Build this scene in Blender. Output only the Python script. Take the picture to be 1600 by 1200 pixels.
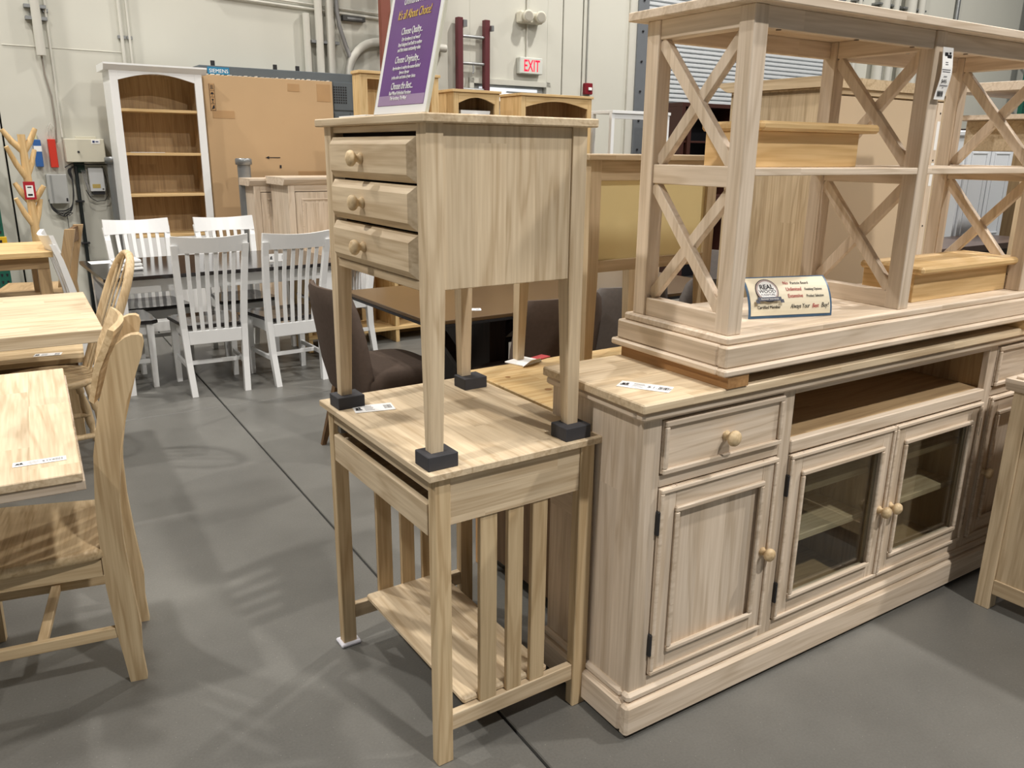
import bpy, bmesh, math, random
from mathutils import Matrix, Vector
random.seed(7)
for _o in list(bpy.data.objects): bpy.data.objects.remove(_o)
SC = bpy.context.scene
COL = SC.collection
rad = math.radians
# ------------------------------------------------------------------ camera
PITCH, ROLL, FPX, EYE = 0.2813, 0.0113, 1262.0, 1.40
cam_d = bpy.data.cameras.new('camera'); cam_d.sensor_width = 36.0
cam_d.lens = FPX / 1600.0 * 36.0; cam_d.clip_end = 100; cam_d.clip_start = 0.05
cam = bpy.data.objects.new('camera', cam_d); COL.objects.link(cam)
cp, sp = math.cos(PITCH), math.sin(PITCH)
fwd = Vector((0, cp, -sp)); up0 = Vector((0, sp, cp)); r0 = Vector((1, 0, 0))
cr, sr = math.cos(ROLL), math.sin(ROLL)
rt = r0 * cr + up0 * sr; up = up0 * cr - r0 * sr
m = Matrix((rt, up, -fwd)).transposed().to_4x4(); m.translation = (0, 0, EYE)
cam.matrix_world = m
SC.camera = cam
# ------------------------------------------------------------------ world and lamps
W = bpy.data.worlds.new('world'); SC.world = W; W.use_nodes = True
W.node_tree.nodes['Background'].inputs[0].default_value = (0.86, 0.88, 0.90, 1)
W.node_tree.nodes['Background'].inputs[1].default_value = 0.11
SC.view_settings.view_transform = 'Standard'; SC.view_settings.look = 'None'
SC.view_settings.exposure = 0.42; SC.view_settings.gamma = 1.0
SC.view_settings.use_curve_mapping = False
def lamp(x, y, z, power, size=0.30, col=(1.0, 0.95, 0.89)):
    l = bpy.data.lights.new('high_bay_light', 'AREA'); l.shape = 'DISK'; l.size = size
    l.energy = power; l.color = col
    o = bpy.data.objects.new('high_bay_light', l); COL.objects.link(o); o.location = (x, y, z)
    return o
LAMPS = [(4.7, 2.3, 6.3, 230), (2.9, -1.2, 6.3, 260), (-3.2, -0.6, 6.3, 190), (2.4, 7.2, 6.3, 190), (-4.6, 4.6, 6.3, 200),
         (7.5, 9.0, 6.3, 220), (-1.3, 3.6, 6.6, 90)]
for a in LAMPS: lamp(*a)

# ------------------------------------------------------------------ materials
MATS = {}
def srgb(r, g, b):
    f = lambda c: ((c / 255.0 + 0.055) / 1.055) ** 2.4 if c > 10 else c / 255.0 / 12.92
    return (f(r), f(g), f(b), 1.0)
def plain(name, rgb, rough=0.5, metal=0.0, noise=0.06, scale=8.0, spec=0.4, emit=None, bump=0.0, coat=0.0):
    if name in MATS: return MATS[name]
    mt = bpy.data.materials.new(name); mt.use_nodes = True; nt = mt.node_tree; b = nt.nodes['Principled BSDF']
    c = srgb(*rgb)
    b.inputs['Roughness'].default_value = rough; b.inputs['Metallic'].default_value = metal
    b.inputs['Specular IOR Level'].default_value = spec
    if coat: b.inputs['Coat Weight'].default_value = coat; b.inputs['Coat Roughness'].default_value = 0.15
    tc = nt.nodes.new('ShaderNodeTexCoord'); n = nt.nodes.new('ShaderNodeTexNoise')
    n.inputs['Scale'].default_value = scale; n.inputs['Detail'].default_value = 6
    nt.links.new(tc.outputs['Object'], n.inputs['Vector'])
    mx = nt.nodes.new('ShaderNodeMix'); mx.data_type = 'RGBA'
    mx.inputs[6].default_value = tuple(x * (1 - noise * 1.6) for x in c[:3]) + (1,)
    mx.inputs[7].default_value = tuple(min(1, x * (1 + noise * 1.6)) for x in c[:3]) + (1,)
    nt.links.new(n.outputs['Fac'], mx.inputs[0]); nt.links.new(mx.outputs[2], b.inputs['Base Color'])
    if bump:
        bp = nt.nodes.new('ShaderNodeBump'); bp.inputs['Strength'].default_value = bump; bp.inputs['Distance'].default_value = 0.002
        nt.links.new(n.outputs['Fac'], bp.inputs['Height']); nt.links.new(bp.outputs[0], b.inputs['Normal'])
    if emit:
        b.inputs['Emission Color'].default_value = srgb(*emit[0]); b.inputs['Emission Strength'].default_value = emit[1]
    MATS[name] = mt
    return mt
TONES = {  # light, dark, stave contrast
    'pale': ((226, 207, 176), (190, 167, 134), 0.11),
    'pink': ((228, 212, 192), (198, 179, 155), 0.09),
    'ash': ((220, 197, 158), (184, 157, 118), 0.09),
    'oak': ((208, 188, 156), (174, 152, 120), 0.12),
    'honey': ((222, 192, 142), (196, 162, 110), 0.07),
    'pine': ((222, 194, 142), (196, 158, 102), 0.14),
    'tan': ((194, 166, 126), (166, 138, 102), 0.07),
    'orange': ((186, 144, 96), (154, 114, 72), 0.10),
    'brown': ((120, 92, 62), (92, 68, 44), 0.10),
    'espresso': ((54, 40, 34), (36, 26, 22), 0.05),
}
def wood(tone, axis='x', staves=0.0, rough=0.55, gloss=0.35):
    """Grain runs along axis; staves = width of the glued strips across it (0 = one board)."""
    key = 'wood_%s_%s_%d' % (tone, axis, int(staves * 1000))
    if key in MATS: return MATS[key]
    lt, dk, sc = TONES[tone]
    mt = bpy.data.materials.new(key); mt.use_nodes = True; nt = mt.node_tree; N = nt.nodes.new; L = nt.links.new
    b = nt.nodes['Principled BSDF']; b.inputs['Roughness'].default_value = rough; b.inputs['Specular IOR Level'].default_value = gloss
    tc = N('ShaderNodeTexCoord'); oi = N('ShaderNodeObjectInfo')
    mul = N('ShaderNodeMath'); mul.operation = 'MULTIPLY'; mul.inputs[1].default_value = 17.0; L(oi.outputs['Random'], mul.inputs[0])
    add = N('ShaderNodeVectorMath'); add.operation = 'ADD'; L(tc.outputs['Object'], add.inputs[0])
    cmb = N('ShaderNodeCombineXYZ')
    for k in range(3): L(mul.outputs[0], cmb.inputs[k])
    # staves : each strip across the grain gets its own offset and tone
    across = {'x': 'y', 'y': 'x', 'z': 'y'}[axis]
    off = cmb.outputs[0]; tonefac = None
    if staves > 0:
        sx = N('ShaderNodeSeparateXYZ'); L(tc.outputs['Object'], sx.inputs[0])
        idx = {'x': 0, 'y': 1, 'z': 2}
        if axis == 'z':
            s0 = N('ShaderNodeMath'); s0.operation = 'ADD'; L(sx.outputs[0], s0.inputs[0]); L(sx.outputs[1], s0.inputs[1]); src = s0.outputs[0]
        else:
            s0 = N('ShaderNodeMath'); s0.operation = 'ADD'; L(sx.outputs[idx[across]], s0.inputs[0]); L(sx.outputs[2], s0.inputs[1]); src = s0.outputs[0]
        dv = N('ShaderNodeMath'); dv.operation = 'DIVIDE'; dv.inputs[1].default_value = staves; L(src, dv.inputs[0])
        fl = N('ShaderNodeMath'); fl.operation = 'FLOOR'; L(dv.outputs[0], fl.inputs[0])
        lx = N('ShaderNodeMath'); lx.operation = 'MULTIPLY'; lx.inputs[1].default_value = 7.31; L(fl.outputs[0], lx.inputs[0])
        # stave lengths
        ln = N('ShaderNodeMath'); ln.operation = 'MULTIPLY_ADD'; ln.inputs[1].default_value = 1.9 if axis != 'z' else 0.6
        L(sx.outputs[idx[axis]], ln.inputs[0]); L(lx.outputs[0], ln.inputs[2])
        fl2 = N('ShaderNodeMath'); fl2.operation = 'FLOOR'; L(ln.outputs[0], fl2.inputs[0])
        cc = N('ShaderNodeCombineXYZ'); L(fl.outputs[0], cc.inputs[0]); L(fl2.outputs[0], cc.inputs[1]); L(mul.outputs[0], cc.inputs[2])
        wn = N('ShaderNodeTexWhiteNoise'); wn.noise_dimensions = '3D'; L(cc.outputs[0], wn.inputs['Vector'])
        sc3 = N('ShaderNodeVectorMath'); sc3.operation = 'SCALE'; sc3.inputs['Scale'].default_value = 5.0; L(wn.outputs['Color'], sc3.inputs[0])
        ad2 = N('ShaderNodeVectorMath'); ad2.operation = 'ADD'; L(cmb.outputs[0], ad2.inputs[0]); L(sc3.outputs[0], ad2.inputs[1]); off = ad2.outputs[0]
        tonefac = wn.outputs['Value']
    L(off, add.inputs[1])
    mp = N('ShaderNodeMapping'); L(add.outputs[0], mp.inputs['Vector'])
    s = {'x': (1.0, 12, 12), 'y': (12, 1.0, 12), 'z': (12, 12, 1.0)}[axis]; mp.inputs['Scale'].default_value = s
    n1 = N('ShaderNodeTexNoise'); n1.inputs['Scale'].default_value = 1.0; n1.inputs['Detail'].default_value = 3; n1.inputs['Distortion'].default_value = 0.7
    L(mp.outputs[0], n1.inputs['Vector'])
    # growth rings
    w1 = N('ShaderNodeMath'); w1.operation = 'MULTIPLY'; w1.inputs[1].default_value = 30.0; L(n1.outputs['Fac'], w1.inputs[0])
    w2 = N('ShaderNodeMath'); w2.operation = 'SINE'; L(w1.outputs[0], w2.inputs[0])
    w3 = N('ShaderNodeMath'); w3.operation = 'MULTIPLY_ADD'; w3.inputs[1].default_value = 0.5; w3.inputs[2].default_value = 0.5; L(w2.outputs[0], w3.inputs[0])
    mp2 = N('ShaderNodeMapping'); L(add.outputs[0], mp2.inputs['Vector'])
    mp2.inputs['Scale'].default_value = tuple(x * 11 if x > 5 else x * 5 for x in s)
    n2 = N('ShaderNodeTexNoise'); n2.inputs['Scale'].default_value = 1.0; n2.inputs['Detail'].default_value = 2; L(mp2.outputs[0], n2.inputs['Vector'])
    pw = N('ShaderNodeMath'); pw.operation = 'POWER'; pw.inputs[1].default_value = 3.0; L(w3.outputs[0], pw.inputs[0]); c1 = N('ShaderNodeMath'); c1.operation = 'MULTIPLY_ADD'; c1.inputs[1].default_value = 0.30; L(pw.outputs[0], c1.inputs[0])
    c0 = N('ShaderNodeMath'); c0.operation = 'MULTIPLY'; c0.inputs[1].default_value = 0.80; L(n2.outputs['Fac'], c0.inputs[0]); L(c0.outputs[0], c1.inputs[2])
    rp = N('ShaderNodeValToRGB'); rp.color_ramp.elements[0].position = 0.22; rp.color_ramp.elements[1].position = 0.80
    rp.color_ramp.elements[0].color = srgb(*lt); rp.color_ramp.elements[1].color = srgb(*dk); L(c1.outputs[0], rp.inputs[0])
    out = rp.outputs[0]
    hv = N('ShaderNodeHueSaturation')
    if tonefac is not None:
        mr = N('ShaderNodeMapRange'); mr.inputs['To Min'].default_value = 1 - sc; mr.inputs['To Max'].default_value = 1 + sc * 0.45; L(tonefac, mr.inputs['Value'])
    else:
        mr = N('ShaderNodeMapRange'); mr.inputs['To Min'].default_value = 0.93; mr.inputs['To Max'].default_value = 1.04; L(oi.outputs['Random'], mr.inputs['Value'])
    L(mr.outputs[0], hv.inputs['Value']); L(out, hv.inputs['Color']); L(hv.outputs[0], b.inputs['Base Color'])
    bp = N('ShaderNodeBump'); bp.inputs['Strength'].default_value = 0.12; bp.inputs['Distance'].default_value = 0.001
    L(n2.outputs['Fac'], bp.inputs['Height']); L(bp.outputs[0], b.inputs['Normal'])
    MATS[key] = mt
    return mt
WHITE = plain('white_paint', (236, 237, 236), 0.32, noise=0.01, spec=0.5)
PAPER = plain('white_paper', (240, 240, 238), 0.6, noise=0.01)
INK = plain('black_ink', (30, 30, 34), 0.6, noise=0.0)
GREYINK = plain('grey_ink', (120, 120, 126), 0.6, noise=0.0)
BLACK = plain('black_paint', (38, 38, 40), 0.5)
RUBBER = plain('charcoal_foam', (62, 62, 66), 0.75, noise=0.08, scale=40)
STEEL = plain('galvanised_steel', (150, 152, 152), 0.4, 0.8, noise=0.08, scale=20)
DARKTOP = plain('dark_stained_top', (42, 39, 39), 0.14, noise=0.12, scale=5, spec=0.65)
FABRIC = plain('brown_fabric', (88, 76, 68), 0.9, noise=0.10, scale=60, spec=0.1)
FABRIC2 = plain('grey_fabric', (104, 98, 94), 0.9, noise=0.10, scale=60, spec=0.1)
WALLM = plain('painted_wall', (201, 200, 189), 0.75, noise=0.035, scale=1.6, spec=0.2, bump=0.25)
WALLPIPE = plain('painted_pipe', (198, 196, 186), 0.5, noise=0.03, scale=10)

# ------------------------------------------------------------------ mesh helpers
STUFFY = ('symbol', 'price_print')
class M:
    def __init__(s): s.v = []; s.f = []; s.sm = []
    def add(s, vs, fs, mat=None, smooth=False):
        o = len(s.v)
        for p in vs: s.v.append(tuple(mat @ Vector(p)) if mat is not None else tuple(p))
        for f in fs: s.f.append(tuple(i + o for i in f)); s.sm.append(smooth)
        return s
    def box(s, x0, x1, y0, y1, z0, z1, b=0.0015, mat=None):
        lo = (min(x0, x1), min(y0, y1), min(z0, z1)); hi = (max(x0, x1), max(y0, y1), max(z0, z1))
        b = min([b] + [(hi[k] - lo[k]) * 0.3 for k in range(3)])
        vs = []; idx = {}
        for sx in (0, 1):
            for sy in (0, 1):
                for sz in (0, 1):
                    sg = (sx, sy, sz)
                    for k in range(3):
                        p = []
                        for a in range(3):
                            e = hi[a] if sg[a] else lo[a]
                            if a != k: e += -b if sg[a] else b
                            p.append(e)
                        idx[(sx, sy, sz, k)] = len(vs); vs.append(p)
        fs = []
        def key(a, va, b_, vb, c, vc, k):
            t = [0, 0, 0]; t[a] = va; t[b_] = vb; t[c] = vc; return idx[(t[0], t[1], t[2], k)]
        for k in range(3):
            a, c = (k + 1) % 3, (k + 2) % 3
            for sg in (0, 1):
                fs.append([key(k, sg, a, va, c, vc, k) for va, vc in ((0, 0), (1, 0), (1, 1), (0, 1))])
            for va in (0, 1):
                for vc in (0, 1):
                    fs.append([key(a, va, c, vc, k, 0, a), key(a, va, c, vc, k, 1, a), key(a, va, c, vc, k, 1, c), key(a, va, c, vc, k, 0, c)])
        for sx in (0, 1):
            for sy in (0, 1):
                for sz in (0, 1): fs.append([idx[(sx, sy, sz, k)] for k in range(3)])
        return s.add(vs, fs, mat)
    def hexa(s, bot, top):      # bot/top: 4 points each, same winding
        return s.add(list(bot) + list(top), [(3, 2, 1, 0), (4, 5, 6, 7), (0, 1, 5, 4), (1, 2, 6, 5), (2, 3, 7, 6), (3, 0, 4, 7)])
    def taper(s, b, t):         # b,t = (x0,x1,y0,y1,z)
        r = lambda q: [(q[0], q[2], q[4]), (q[1], q[2], q[4]), (q[1], q[3], q[4]), (q[0], q[3], q[4])]
        return s.hexa(r(b), r(t))
    def bar(s, p0, p1, w, h, upv=(0, 0, 1), b=0.0015):
        p0 = Vector(p0); p1 = Vector(p1); d = p1 - p0; L = d.length; d.normalize()
        u = Vector(upv); x = d.cross(u); 
        if x.length < 1e-4: x = d.cross(Vector((0, 1, 0)))
        x.normalize(); y = x.cross(d)
        mt = Matrix((x, d, y)).transposed().to_4x4(); mt.translation = p0
        return s.box(-w / 2, w / 2, 0, L, -h / 2, h / 2, b, mt)
    def prism(s, poly, axis, a0, a1, smooth=False):
        n = len(poly); vs = []
        for a in (a0, a1):
            for (p, q) in poly:
                vs.append({'x': (a, p, q), 'y': (p, a, q), 'z': (p, q, a)}[axis])
        fs = [tuple(range(n - 1, -1, -1)), tuple(range(n, 2 * n))] + [(i, (i + 1) % n, n + (i + 1) % n, n + i) for i in range(n)]
        return s.add(vs, fs, None, False)
    def lathe(s, prof, org, ax=(0, 0, 1), seg=14):   # prof: (r, h)
        a = Vector(ax).normalized(); t = Vector((0, 0, 1)) if abs(a.z) < 0.9 else Vector((1, 0, 0))
        x = a.cross(t).normalized(); y = a.cross(x); o = Vector(org); vs = []; fs = []
        for (r, h) in prof:
            for i in range(seg):
                an = 2 * math.pi * i / seg
                vs.append(o + a * h + (x * math.cos(an) + y * math.sin(an)) * max(r, 1e-4))
        for j in range(len(prof) - 1):
            for i in range(seg):
                k = (i + 1) % seg; fs.append((j * seg + i, j * seg + k, (j + 1) * seg + k, (j + 1) * seg + i))
        s.add(vs, fs, None, True)
        n = len(prof)
        return s.add([vs[i] for i in range(seg)] + [vs[(n - 1) * seg + i] for i in range(seg)], [tuple(range(seg - 1, -1, -1)), tuple(range(seg, 2 * seg))])
    def tube(s, pts, r, seg=8, r1=None, flat=1.0):
        P = [Vector(p) for p in pts]; n = len(P); vs = []; fs = []; prev = None
        for j in range(n):
            d = (P[min(j + 1, n - 1)] - P[max(j - 1, 0)]).normalized()
            if prev is None:
                t = Vector((0, 0, 1)) if abs(d.z) < 0.9 else Vector((1, 0, 0)); x = d.cross(t).normalized()
            else:
                x = (prev - d * prev.dot(d)).normalized()
            prev = x; y = d.cross(x); rr = r if r1 is None else r + (r1 - r) * j / (n - 1)
            for i in range(seg):
                an = 2 * math.pi * i / seg; vs.append(P[j] + x * math.cos(an) * rr + y * math.sin(an) * rr * flat)
        for j in range(n - 1):
            for i in range(seg):
                k = (i + 1) % seg; fs.append((j * seg + i, j * seg + k, (j + 1) * seg + k, (j + 1) * seg + i))
        s.add(vs, fs, None, True)
        return s.add([vs[i] for i in range(seg)] + vs[-seg:], [tuple(range(seg - 1, -1, -1)), tuple(range(seg, 2 * seg))])
    def loft(s, rings, smooth=True):   # rings of equal point count, closed rings, capped
        n = len(rings[0]); vs = [p for r in rings for p in r]; fs = []
        for j in range(len(rings) - 1):
            for i in range(n):
                k = (i + 1) % n; fs.append((j * n + i, j * n + k, (j + 1) * n + k, (j + 1) * n + i))
        s.add(vs, fs, None, smooth)
        return s.add(list(rings[0]) + list(rings[-1]), [tuple(range(n - 1, -1, -1)), tuple(range(n, 2 * n))])
    def build(s, name, mat, parent=None, label=None):
        me = bpy.data.meshes.new(name); me.from_pydata(s.v, [], s.f)
        bm = bmesh.new(); bm.from_mesh(me); bmesh.ops.recalc_face_normals(bm, faces=bm.faces); bm.to_mesh(me); bm.free()
        for p, q in zip(me.polygons, s.sm): p.use_smooth = q
        me.materials.append(mat)
        o = bpy.data.objects.new(name, me); COL.objects.link(o)
        if parent is not None: o.parent = parent
        if label: o['label'] = label
        return o
def B(name, mat, parent, *boxes, label=None, b=0.0015):
    if parent is not None and len(boxes) > 1 and name not in STUFFY:
        return [B(name, mat, parent, t, label=label, b=b) for t in boxes][0]
    q = M()
    for t in boxes: q.box(*t, b=b)
    return q.build(name, mat, parent, label)
def thing(name, label, cat, loc=(0, 0, 0), yaw=0.0, group=None):
    o = bpy.data.objects.new(name, None); COL.objects.link(o); o.empty_display_size = 0.1
    o.location = loc; o.rotation_euler = (0, 0, yaw); o['label'] = label; o['category'] = cat
    if group: o['group'] = group
    return o
def tag(o, label, cat, group=None):
    o['label'] = label; o['category'] = cat
    if group: o['group'] = group
    return o
def struct(o): o['kind'] = 'structure'; return o
def kids(o): return [c for c in bpy.data.objects if c.parent == o]
def dup(root, loc, yaw, label, group=None):
    tree = {}
    for o in bpy.data.objects: tree.setdefault(o.parent, []).append(o)
    r = root.copy(); COL.objects.link(r); r.location = loc; r.rotation_euler = (0, 0, yaw); r['label'] = label
    if group: r['group'] = group
    def rec(a, b):
        for ch in tree.get(a, []):
            c = ch.copy(); COL.objects.link(c); c.parent = b; rec(ch, c)
    rec(root, r)
    return r
def text(body, size, parent, mt, mat, name='lettering', align='LEFT', ext=0.0004, shear=0.0, sx=1.0, bold=0.0):
    cu = bpy.data.curves.new('t', 'FONT'); cu.body = body; cu.size = size; cu.align_x = align; cu.extrude = ext; cu.shear = shear; cu.offset = bold
    cu.resolution_u = 3
    t = bpy.data.objects.new('t', cu); COL.objects.link(t)
    me = bpy.data.meshes.new_from_object(t.evaluated_get(bpy.context.evaluated_depsgraph_get()))
    bpy.data.objects.remove(t); bpy.data.curves.remove(cu)
    me.materials.clear(); me.materials.append(mat)
    o = bpy.data.objects.new(name, me); COL.objects.link(o); o.parent = parent
    o.matrix_local = mt @ Matrix.Diagonal((sx, 1, 1, 1))
    return o
def frame(o, x, y):   # 4x4 with origin o, text along x, text-up along y
    x = Vector(x).normalized(); y = Vector(y); y = (y - x * y.dot(x)).normalized(); z = x.cross(y)
    q = Matrix((x, y, z)).transposed().to_4x4(); q.translation = o
    return q
def P2(o, yaw, u, w): return (o[0] + u * math.cos(yaw) - w * math.sin(yaw), o[1] + u * math.sin(yaw) + w * math.cos(yaw))
def price_tag(label, org, xdir, ydir, L=0.12, H=0.045, price=None, group=None, t=0.0012):
    """Flat printed tag, text along its length."""
    q = frame(org, xdir, ydir)
    o = bpy.data.objects.new('price_tag', None); COL.objects.link(o); o.matrix_world = q
    tag(o, label, 'tag', group)
    B('card', PAPER, o, (0, L, 0, H, 0.0003, t), b=0.0003)
    k = M(); r = random.Random(int(L * 1e4) + len(label))
    x = L * 0.76
    while x < L * 0.93:
        w = r.choice((0.0006, 0.001, 0.0016)); k.box(x, x + w, H * 0.25, H * 0.75, t, t + 0.0003, b=0); x += w + 0.0012
    k.box(L * 0.04, L * 0.20, H * 0.30, H * 0.42, t, t + 0.0003, b=0); k.box(L * 0.06, L * 0.12, H * 0.42, H * 0.66, t, t + 0.0003, b=0); k.box(L * 0.13, L * 0.18, H * 0.46, H * 0.72, t, t + 0.0003, b=0)
    k.build('barcode', INK, o)['kind'] = 'stuff'
    g = M()
    for j in range(4): g.box(L * 0.27, L * (0.50 - 0.03 * (j % 2)), H * (0.2 + 0.17 * j), H * (0.25 + 0.17 * j), t, t + 0.0002, b=0)
    g.build('fine_print', GREYINK, o)['kind'] = 'stuff'
    if price: text(price, H * 0.42, o, frame((L * 0.54, H * 0.35, t), (1, 0, 0), (0, 1, 0)), INK, ext=0.0002)
    return o

YAW = 0.59
# ================================================================== THE SETTING
def floor():
    mt = bpy.data.materials.new('polished_concrete'); mt.use_nodes = True; nt = mt.node_tree; N = nt.nodes.new; L = nt.links.new
    b = nt.nodes['Principled BSDF']; tc = N('ShaderNodeTexCoord')
    n1 = N('ShaderNodeTexNoise'); n1.inputs['Scale'].default_value = 1.1; n1.inputs['Detail'].default_value = 7; n1.inputs['Roughness'].default_value = 0.6
    n2 = N('ShaderNodeTexNoise'); n2.inputs['Scale'].default_value = 160; n2.inputs['Detail'].default_value = 3
    n3 = N('ShaderNodeTexVoronoi'); n3.inputs['Scale'].default_value = 55
    for n in (n1, n2, n3): L(tc.outputs['Object'], n.inputs['Vector'])
    mx = N('ShaderNodeMath'); mx.operation = 'MULTIPLY_ADD'; mx.inputs[1].default_value = 0.30; L(n2.outputs['Fac'], mx.inputs[0]); L(n1.outputs['Fac'], mx.inputs[2])
    rp = N('ShaderNodeValToRGB'); e = rp.color_ramp.elements; e[0].position = 0.45; e[1].position = 0.85
    e[0].color = srgb(94, 93, 89); e[1].color = srgb(119, 118, 113); L(mx.outputs[0], rp.inputs[0])
    sp_ = N('ShaderNodeMath'); sp_.operation = 'LESS_THAN'; sp_.inputs[1].default_value = 0.05; L(n3.outputs['Distance'], sp_.inputs[0])
    m2 = N('ShaderNodeMix'); m2.data_type = 'RGBA'; L(sp_.outputs[0], m2.inputs[0]); L(rp.outputs[0], m2.inputs[6]); m2.inputs[7].default_value = srgb(158, 156, 150)
    L(m2.outputs[2], b.inputs['Base Color'])
    rr = N('ShaderNodeMapRange'); rr.inputs['To Min'].default_value = 0.30; rr.inputs['To Max'].default_value = 0.48; L(n1.outputs['Fac'], rr.inputs['Value']); L(rr.outputs[0], b.inputs['Roughness'])
    bp = N('ShaderNodeBump'); bp.inputs['Strength'].default_value = 0.08; bp.inputs['Distance'].default_value = 0.002; L(n2.outputs['Fac'], bp.inputs['Height']); L(bp.outputs[0], b.inputs['Normal'])
    base = bpy.data.objects.new('floor', None); COL.objects.link(base); struct(base); base.rotation_euler = (0, 0, 0.557)
    us = [0.92 + 3.7 * k for k in (-4, -3, -2, -1, 0, 2, 3, 4, 5)]; vs = [-6.5, 4.53, 8.23, 11.93, 15.63]
    g = 0.004
    for i in range(len(us) - 1):
        for j in range(len(vs) - 1):
            B('slab', mt, base, (us[i] + g, us[i + 1] - g, vs[j] + g, vs[j + 1] - g, -0.10, 0.0), b=0.003)
    B('subfloor', plain('dark_joint', (48, 48, 48), 0.9), base, (us[0], us[-1], vs[0], vs[-1], -0.14, -0.012))
floor()
# wall: u along it, y = 0 on its face (negative towards the shop)
WO = (-4.017, 6.0)
wall = bpy.data.objects.new('wall_back', None); COL.objects.link(wall); struct(wall); wall.location = (WO[0], WO[1], 0); wall.rotation_euler = (0, 0, YAW)
for (a, b_) in ((-7.5, 0.315), (0.327, 5.41), (5.425, 5.675), (5.69, 6.50)):
    if a == 0.327:
        B('wall_panel', WALLM, wall, (a, 4.30, 0, 0.25, 0, 5.2)); B('wall_panel', WALLM, wall, (4.301, 5.22, 0, 0.25, 2.075, 5.2)); B('wall_panel', WALLM, wall, (5.221, b_, 0, 0.25, 0, 5.2))
    else: B('wall_panel', WALLM, wall, (a, b_, 0, 0.25, 0, 5.2), b=0.006)
B('wall_panel', WALLM, wall, (9.9, 18.5, 0, 0.25, 0, 5.2)); B('wall_panel', WALLM, wall, (6.50, 9.9, 0, 0.25, 4.0, 5.2))
B('joint_backing', plain('joint_grey', (92, 92, 88), 0.8), wall, (-7.5, 6.45, 0.12, 0.24, 0, 5.2))
B('panel_rib', WALLM, wall, (0.40, 1.19, -0.004, 0.004, 2.088, 2.094))
WX = lambda u, off: P2(WO, YAW, u, off)
def wthing(name, label, cat, u=0, off=0.0, group=None):
    p = WX(u, off); return thing(name, label, cat, (p[0], p[1], 0), YAW, group)

# exit door with frame, closer bar
d = bpy.data.objects.new('door_1', None); COL.objects.link(d); struct(d); d.location = wall.location; d.rotation_euler = wall.rotation_euler
DG = plain('door_grey', (176, 180, 180), 0.4)
B('door_frame', plain('frame_paint', (198, 197, 186), 0.5), d, (4.28, 4.33, -0.03, 0.1, 0, 2.08), (5.20, 5.25, -0.03, 0.1, 0, 2.08), (4.28, 5.25, -0.03, 0.1, 2.03, 2.08))
B('door_leaf', DG, d, (4.335, 5.195, 0.03, 0.07, 0.01, 2.025))
B('door_glow', plain('door_glow_white', (235, 238, 240), 0.1, emit=((235, 240, 245), 0.5)), d, (4.42, 5.12, 0.02, 0.031, 1.88, 2.005))  # glowing strip stands for the bright reflection at the door top
c = B('door_closer', WHITE, d, (4.40, 4.75, -0.06, 0.02, 1.87, 1.93)); B('closer_arm', STEEL, c, (4.70, 5.15, -0.05, -0.03, 1.955, 1.97))

# roller shutter
sh = bpy.data.objects.new('door_2', None); COL.objects.link(sh); struct(sh); sh.location = wall.location; sh.rotation_euler = wall.rotation_euler
SHM = plain('shutter_grey', (204, 208, 210), 0.45, noise=0.03)
z = 1.96; first = None
for k in range(42):
    zz = z + k * 0.05
    if first is None:
        q = M(); q.prism([(0.075, 0.0), (0.05, 0.012), (0.05, 0.036), (0.075, 0.0485)], 'x', 6.55, 9.85); first = q.build('slat', SHM, sh); first.location = (0, 0, zz)
    else:
        s2 = first.copy(); COL.objects.link(s2); s2.location = (0, 0, zz)
B('bottom_bar', STEEL, sh, (6.55, 9.85, 0.04, 0.085, 1.92, 1.96))
B('guide_rail', plain('rail_grey', (120, 124, 128), 0.4, 0.3), sh, (6.40, 6.55, -0.05, 0.12, 0, 4.0))
B('guide_rail', MATS['rail_grey'], sh, (9.85, 9.97, -0.05, 0.12, 0, 4.0))
B('rail_plate', WALLPIPE, sh, (6.30, 6.40, -0.03, 0.0, 0, 4.6))
q = M()
for k in range(12): q.lathe([(0.012, 0), (0.012, 0.012), (0.004, 0.016)], (6.47, -0.05, 0.5 + k * 0.31), (0, -1, 0), 8)
q.build('bolt', BLACK, sh)
bk = B('dark_backing', plain('opening_shade', (26, 24, 24), 0.9), None, (6.3, 10.1, 1.0, 1.1, 0, 4.2), (6.3, 6.4, 0.25, 1.0, 0, 4.2), (10.0, 10.1, 0.25, 1.0, 0, 4.2)); struct(bk); bk.location = wall.location; bk.rotation_euler = wall.rotation_euler  # near-black backing: the dark of the shutter opening is put into its colour

# ================================================================== WALL FITTINGS
def pipe(label, u, off, z0, z1, r, name='conduit', cat='pipe', mat=WALLPIPE, straps=(), group=None, extra=None):
    t = wthing(name, label, cat, 0, 0, group)
    q = M(); q.tube([(u, off, z0), (u, off, z1)], r, 10)
    if extra: q.tube(extra, r, 10)
    q.build('tube', mat, t)
    for zz in straps: B('strap', STEEL, t, (u - r * 2.2, u + r * 2.2, off - r * 0.2, 0, zz - 0.012, zz + 0.012))
    return t
pipe('thick white painted conduit on the wall above the red cable box', 0.64, -0.045, 2.03, 5.0, 0.032, straps=(2.36, 2.28))
pipe('thin conduit running beside the thick white conduit at far left', 0.705, -0.02, 1.46, 5.0, 0.008, straps=(2.34,))
q = wthing('cable', 'brown cable hanging from the end of the thick white conduit', 'cable')
M().tube([(0.64, -0.03, 2.05), (0.645, -0.02, 1.9), (0.67, -0.02, 1.75), (0.67, -0.02, 1.55), (0.66, -0.02, 1.42)], 0.007, 6).build('cord', plain('taupe_cable', (140, 132, 122), 0.6), q)
g1 = 'pair of thin conduits above the white bookcase'
pipe('left thin conduit of the pair above the white bookcase', 1.20, -0.02, 1.9, 5.0, 0.013, straps=(2.2,), group=g1)
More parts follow.
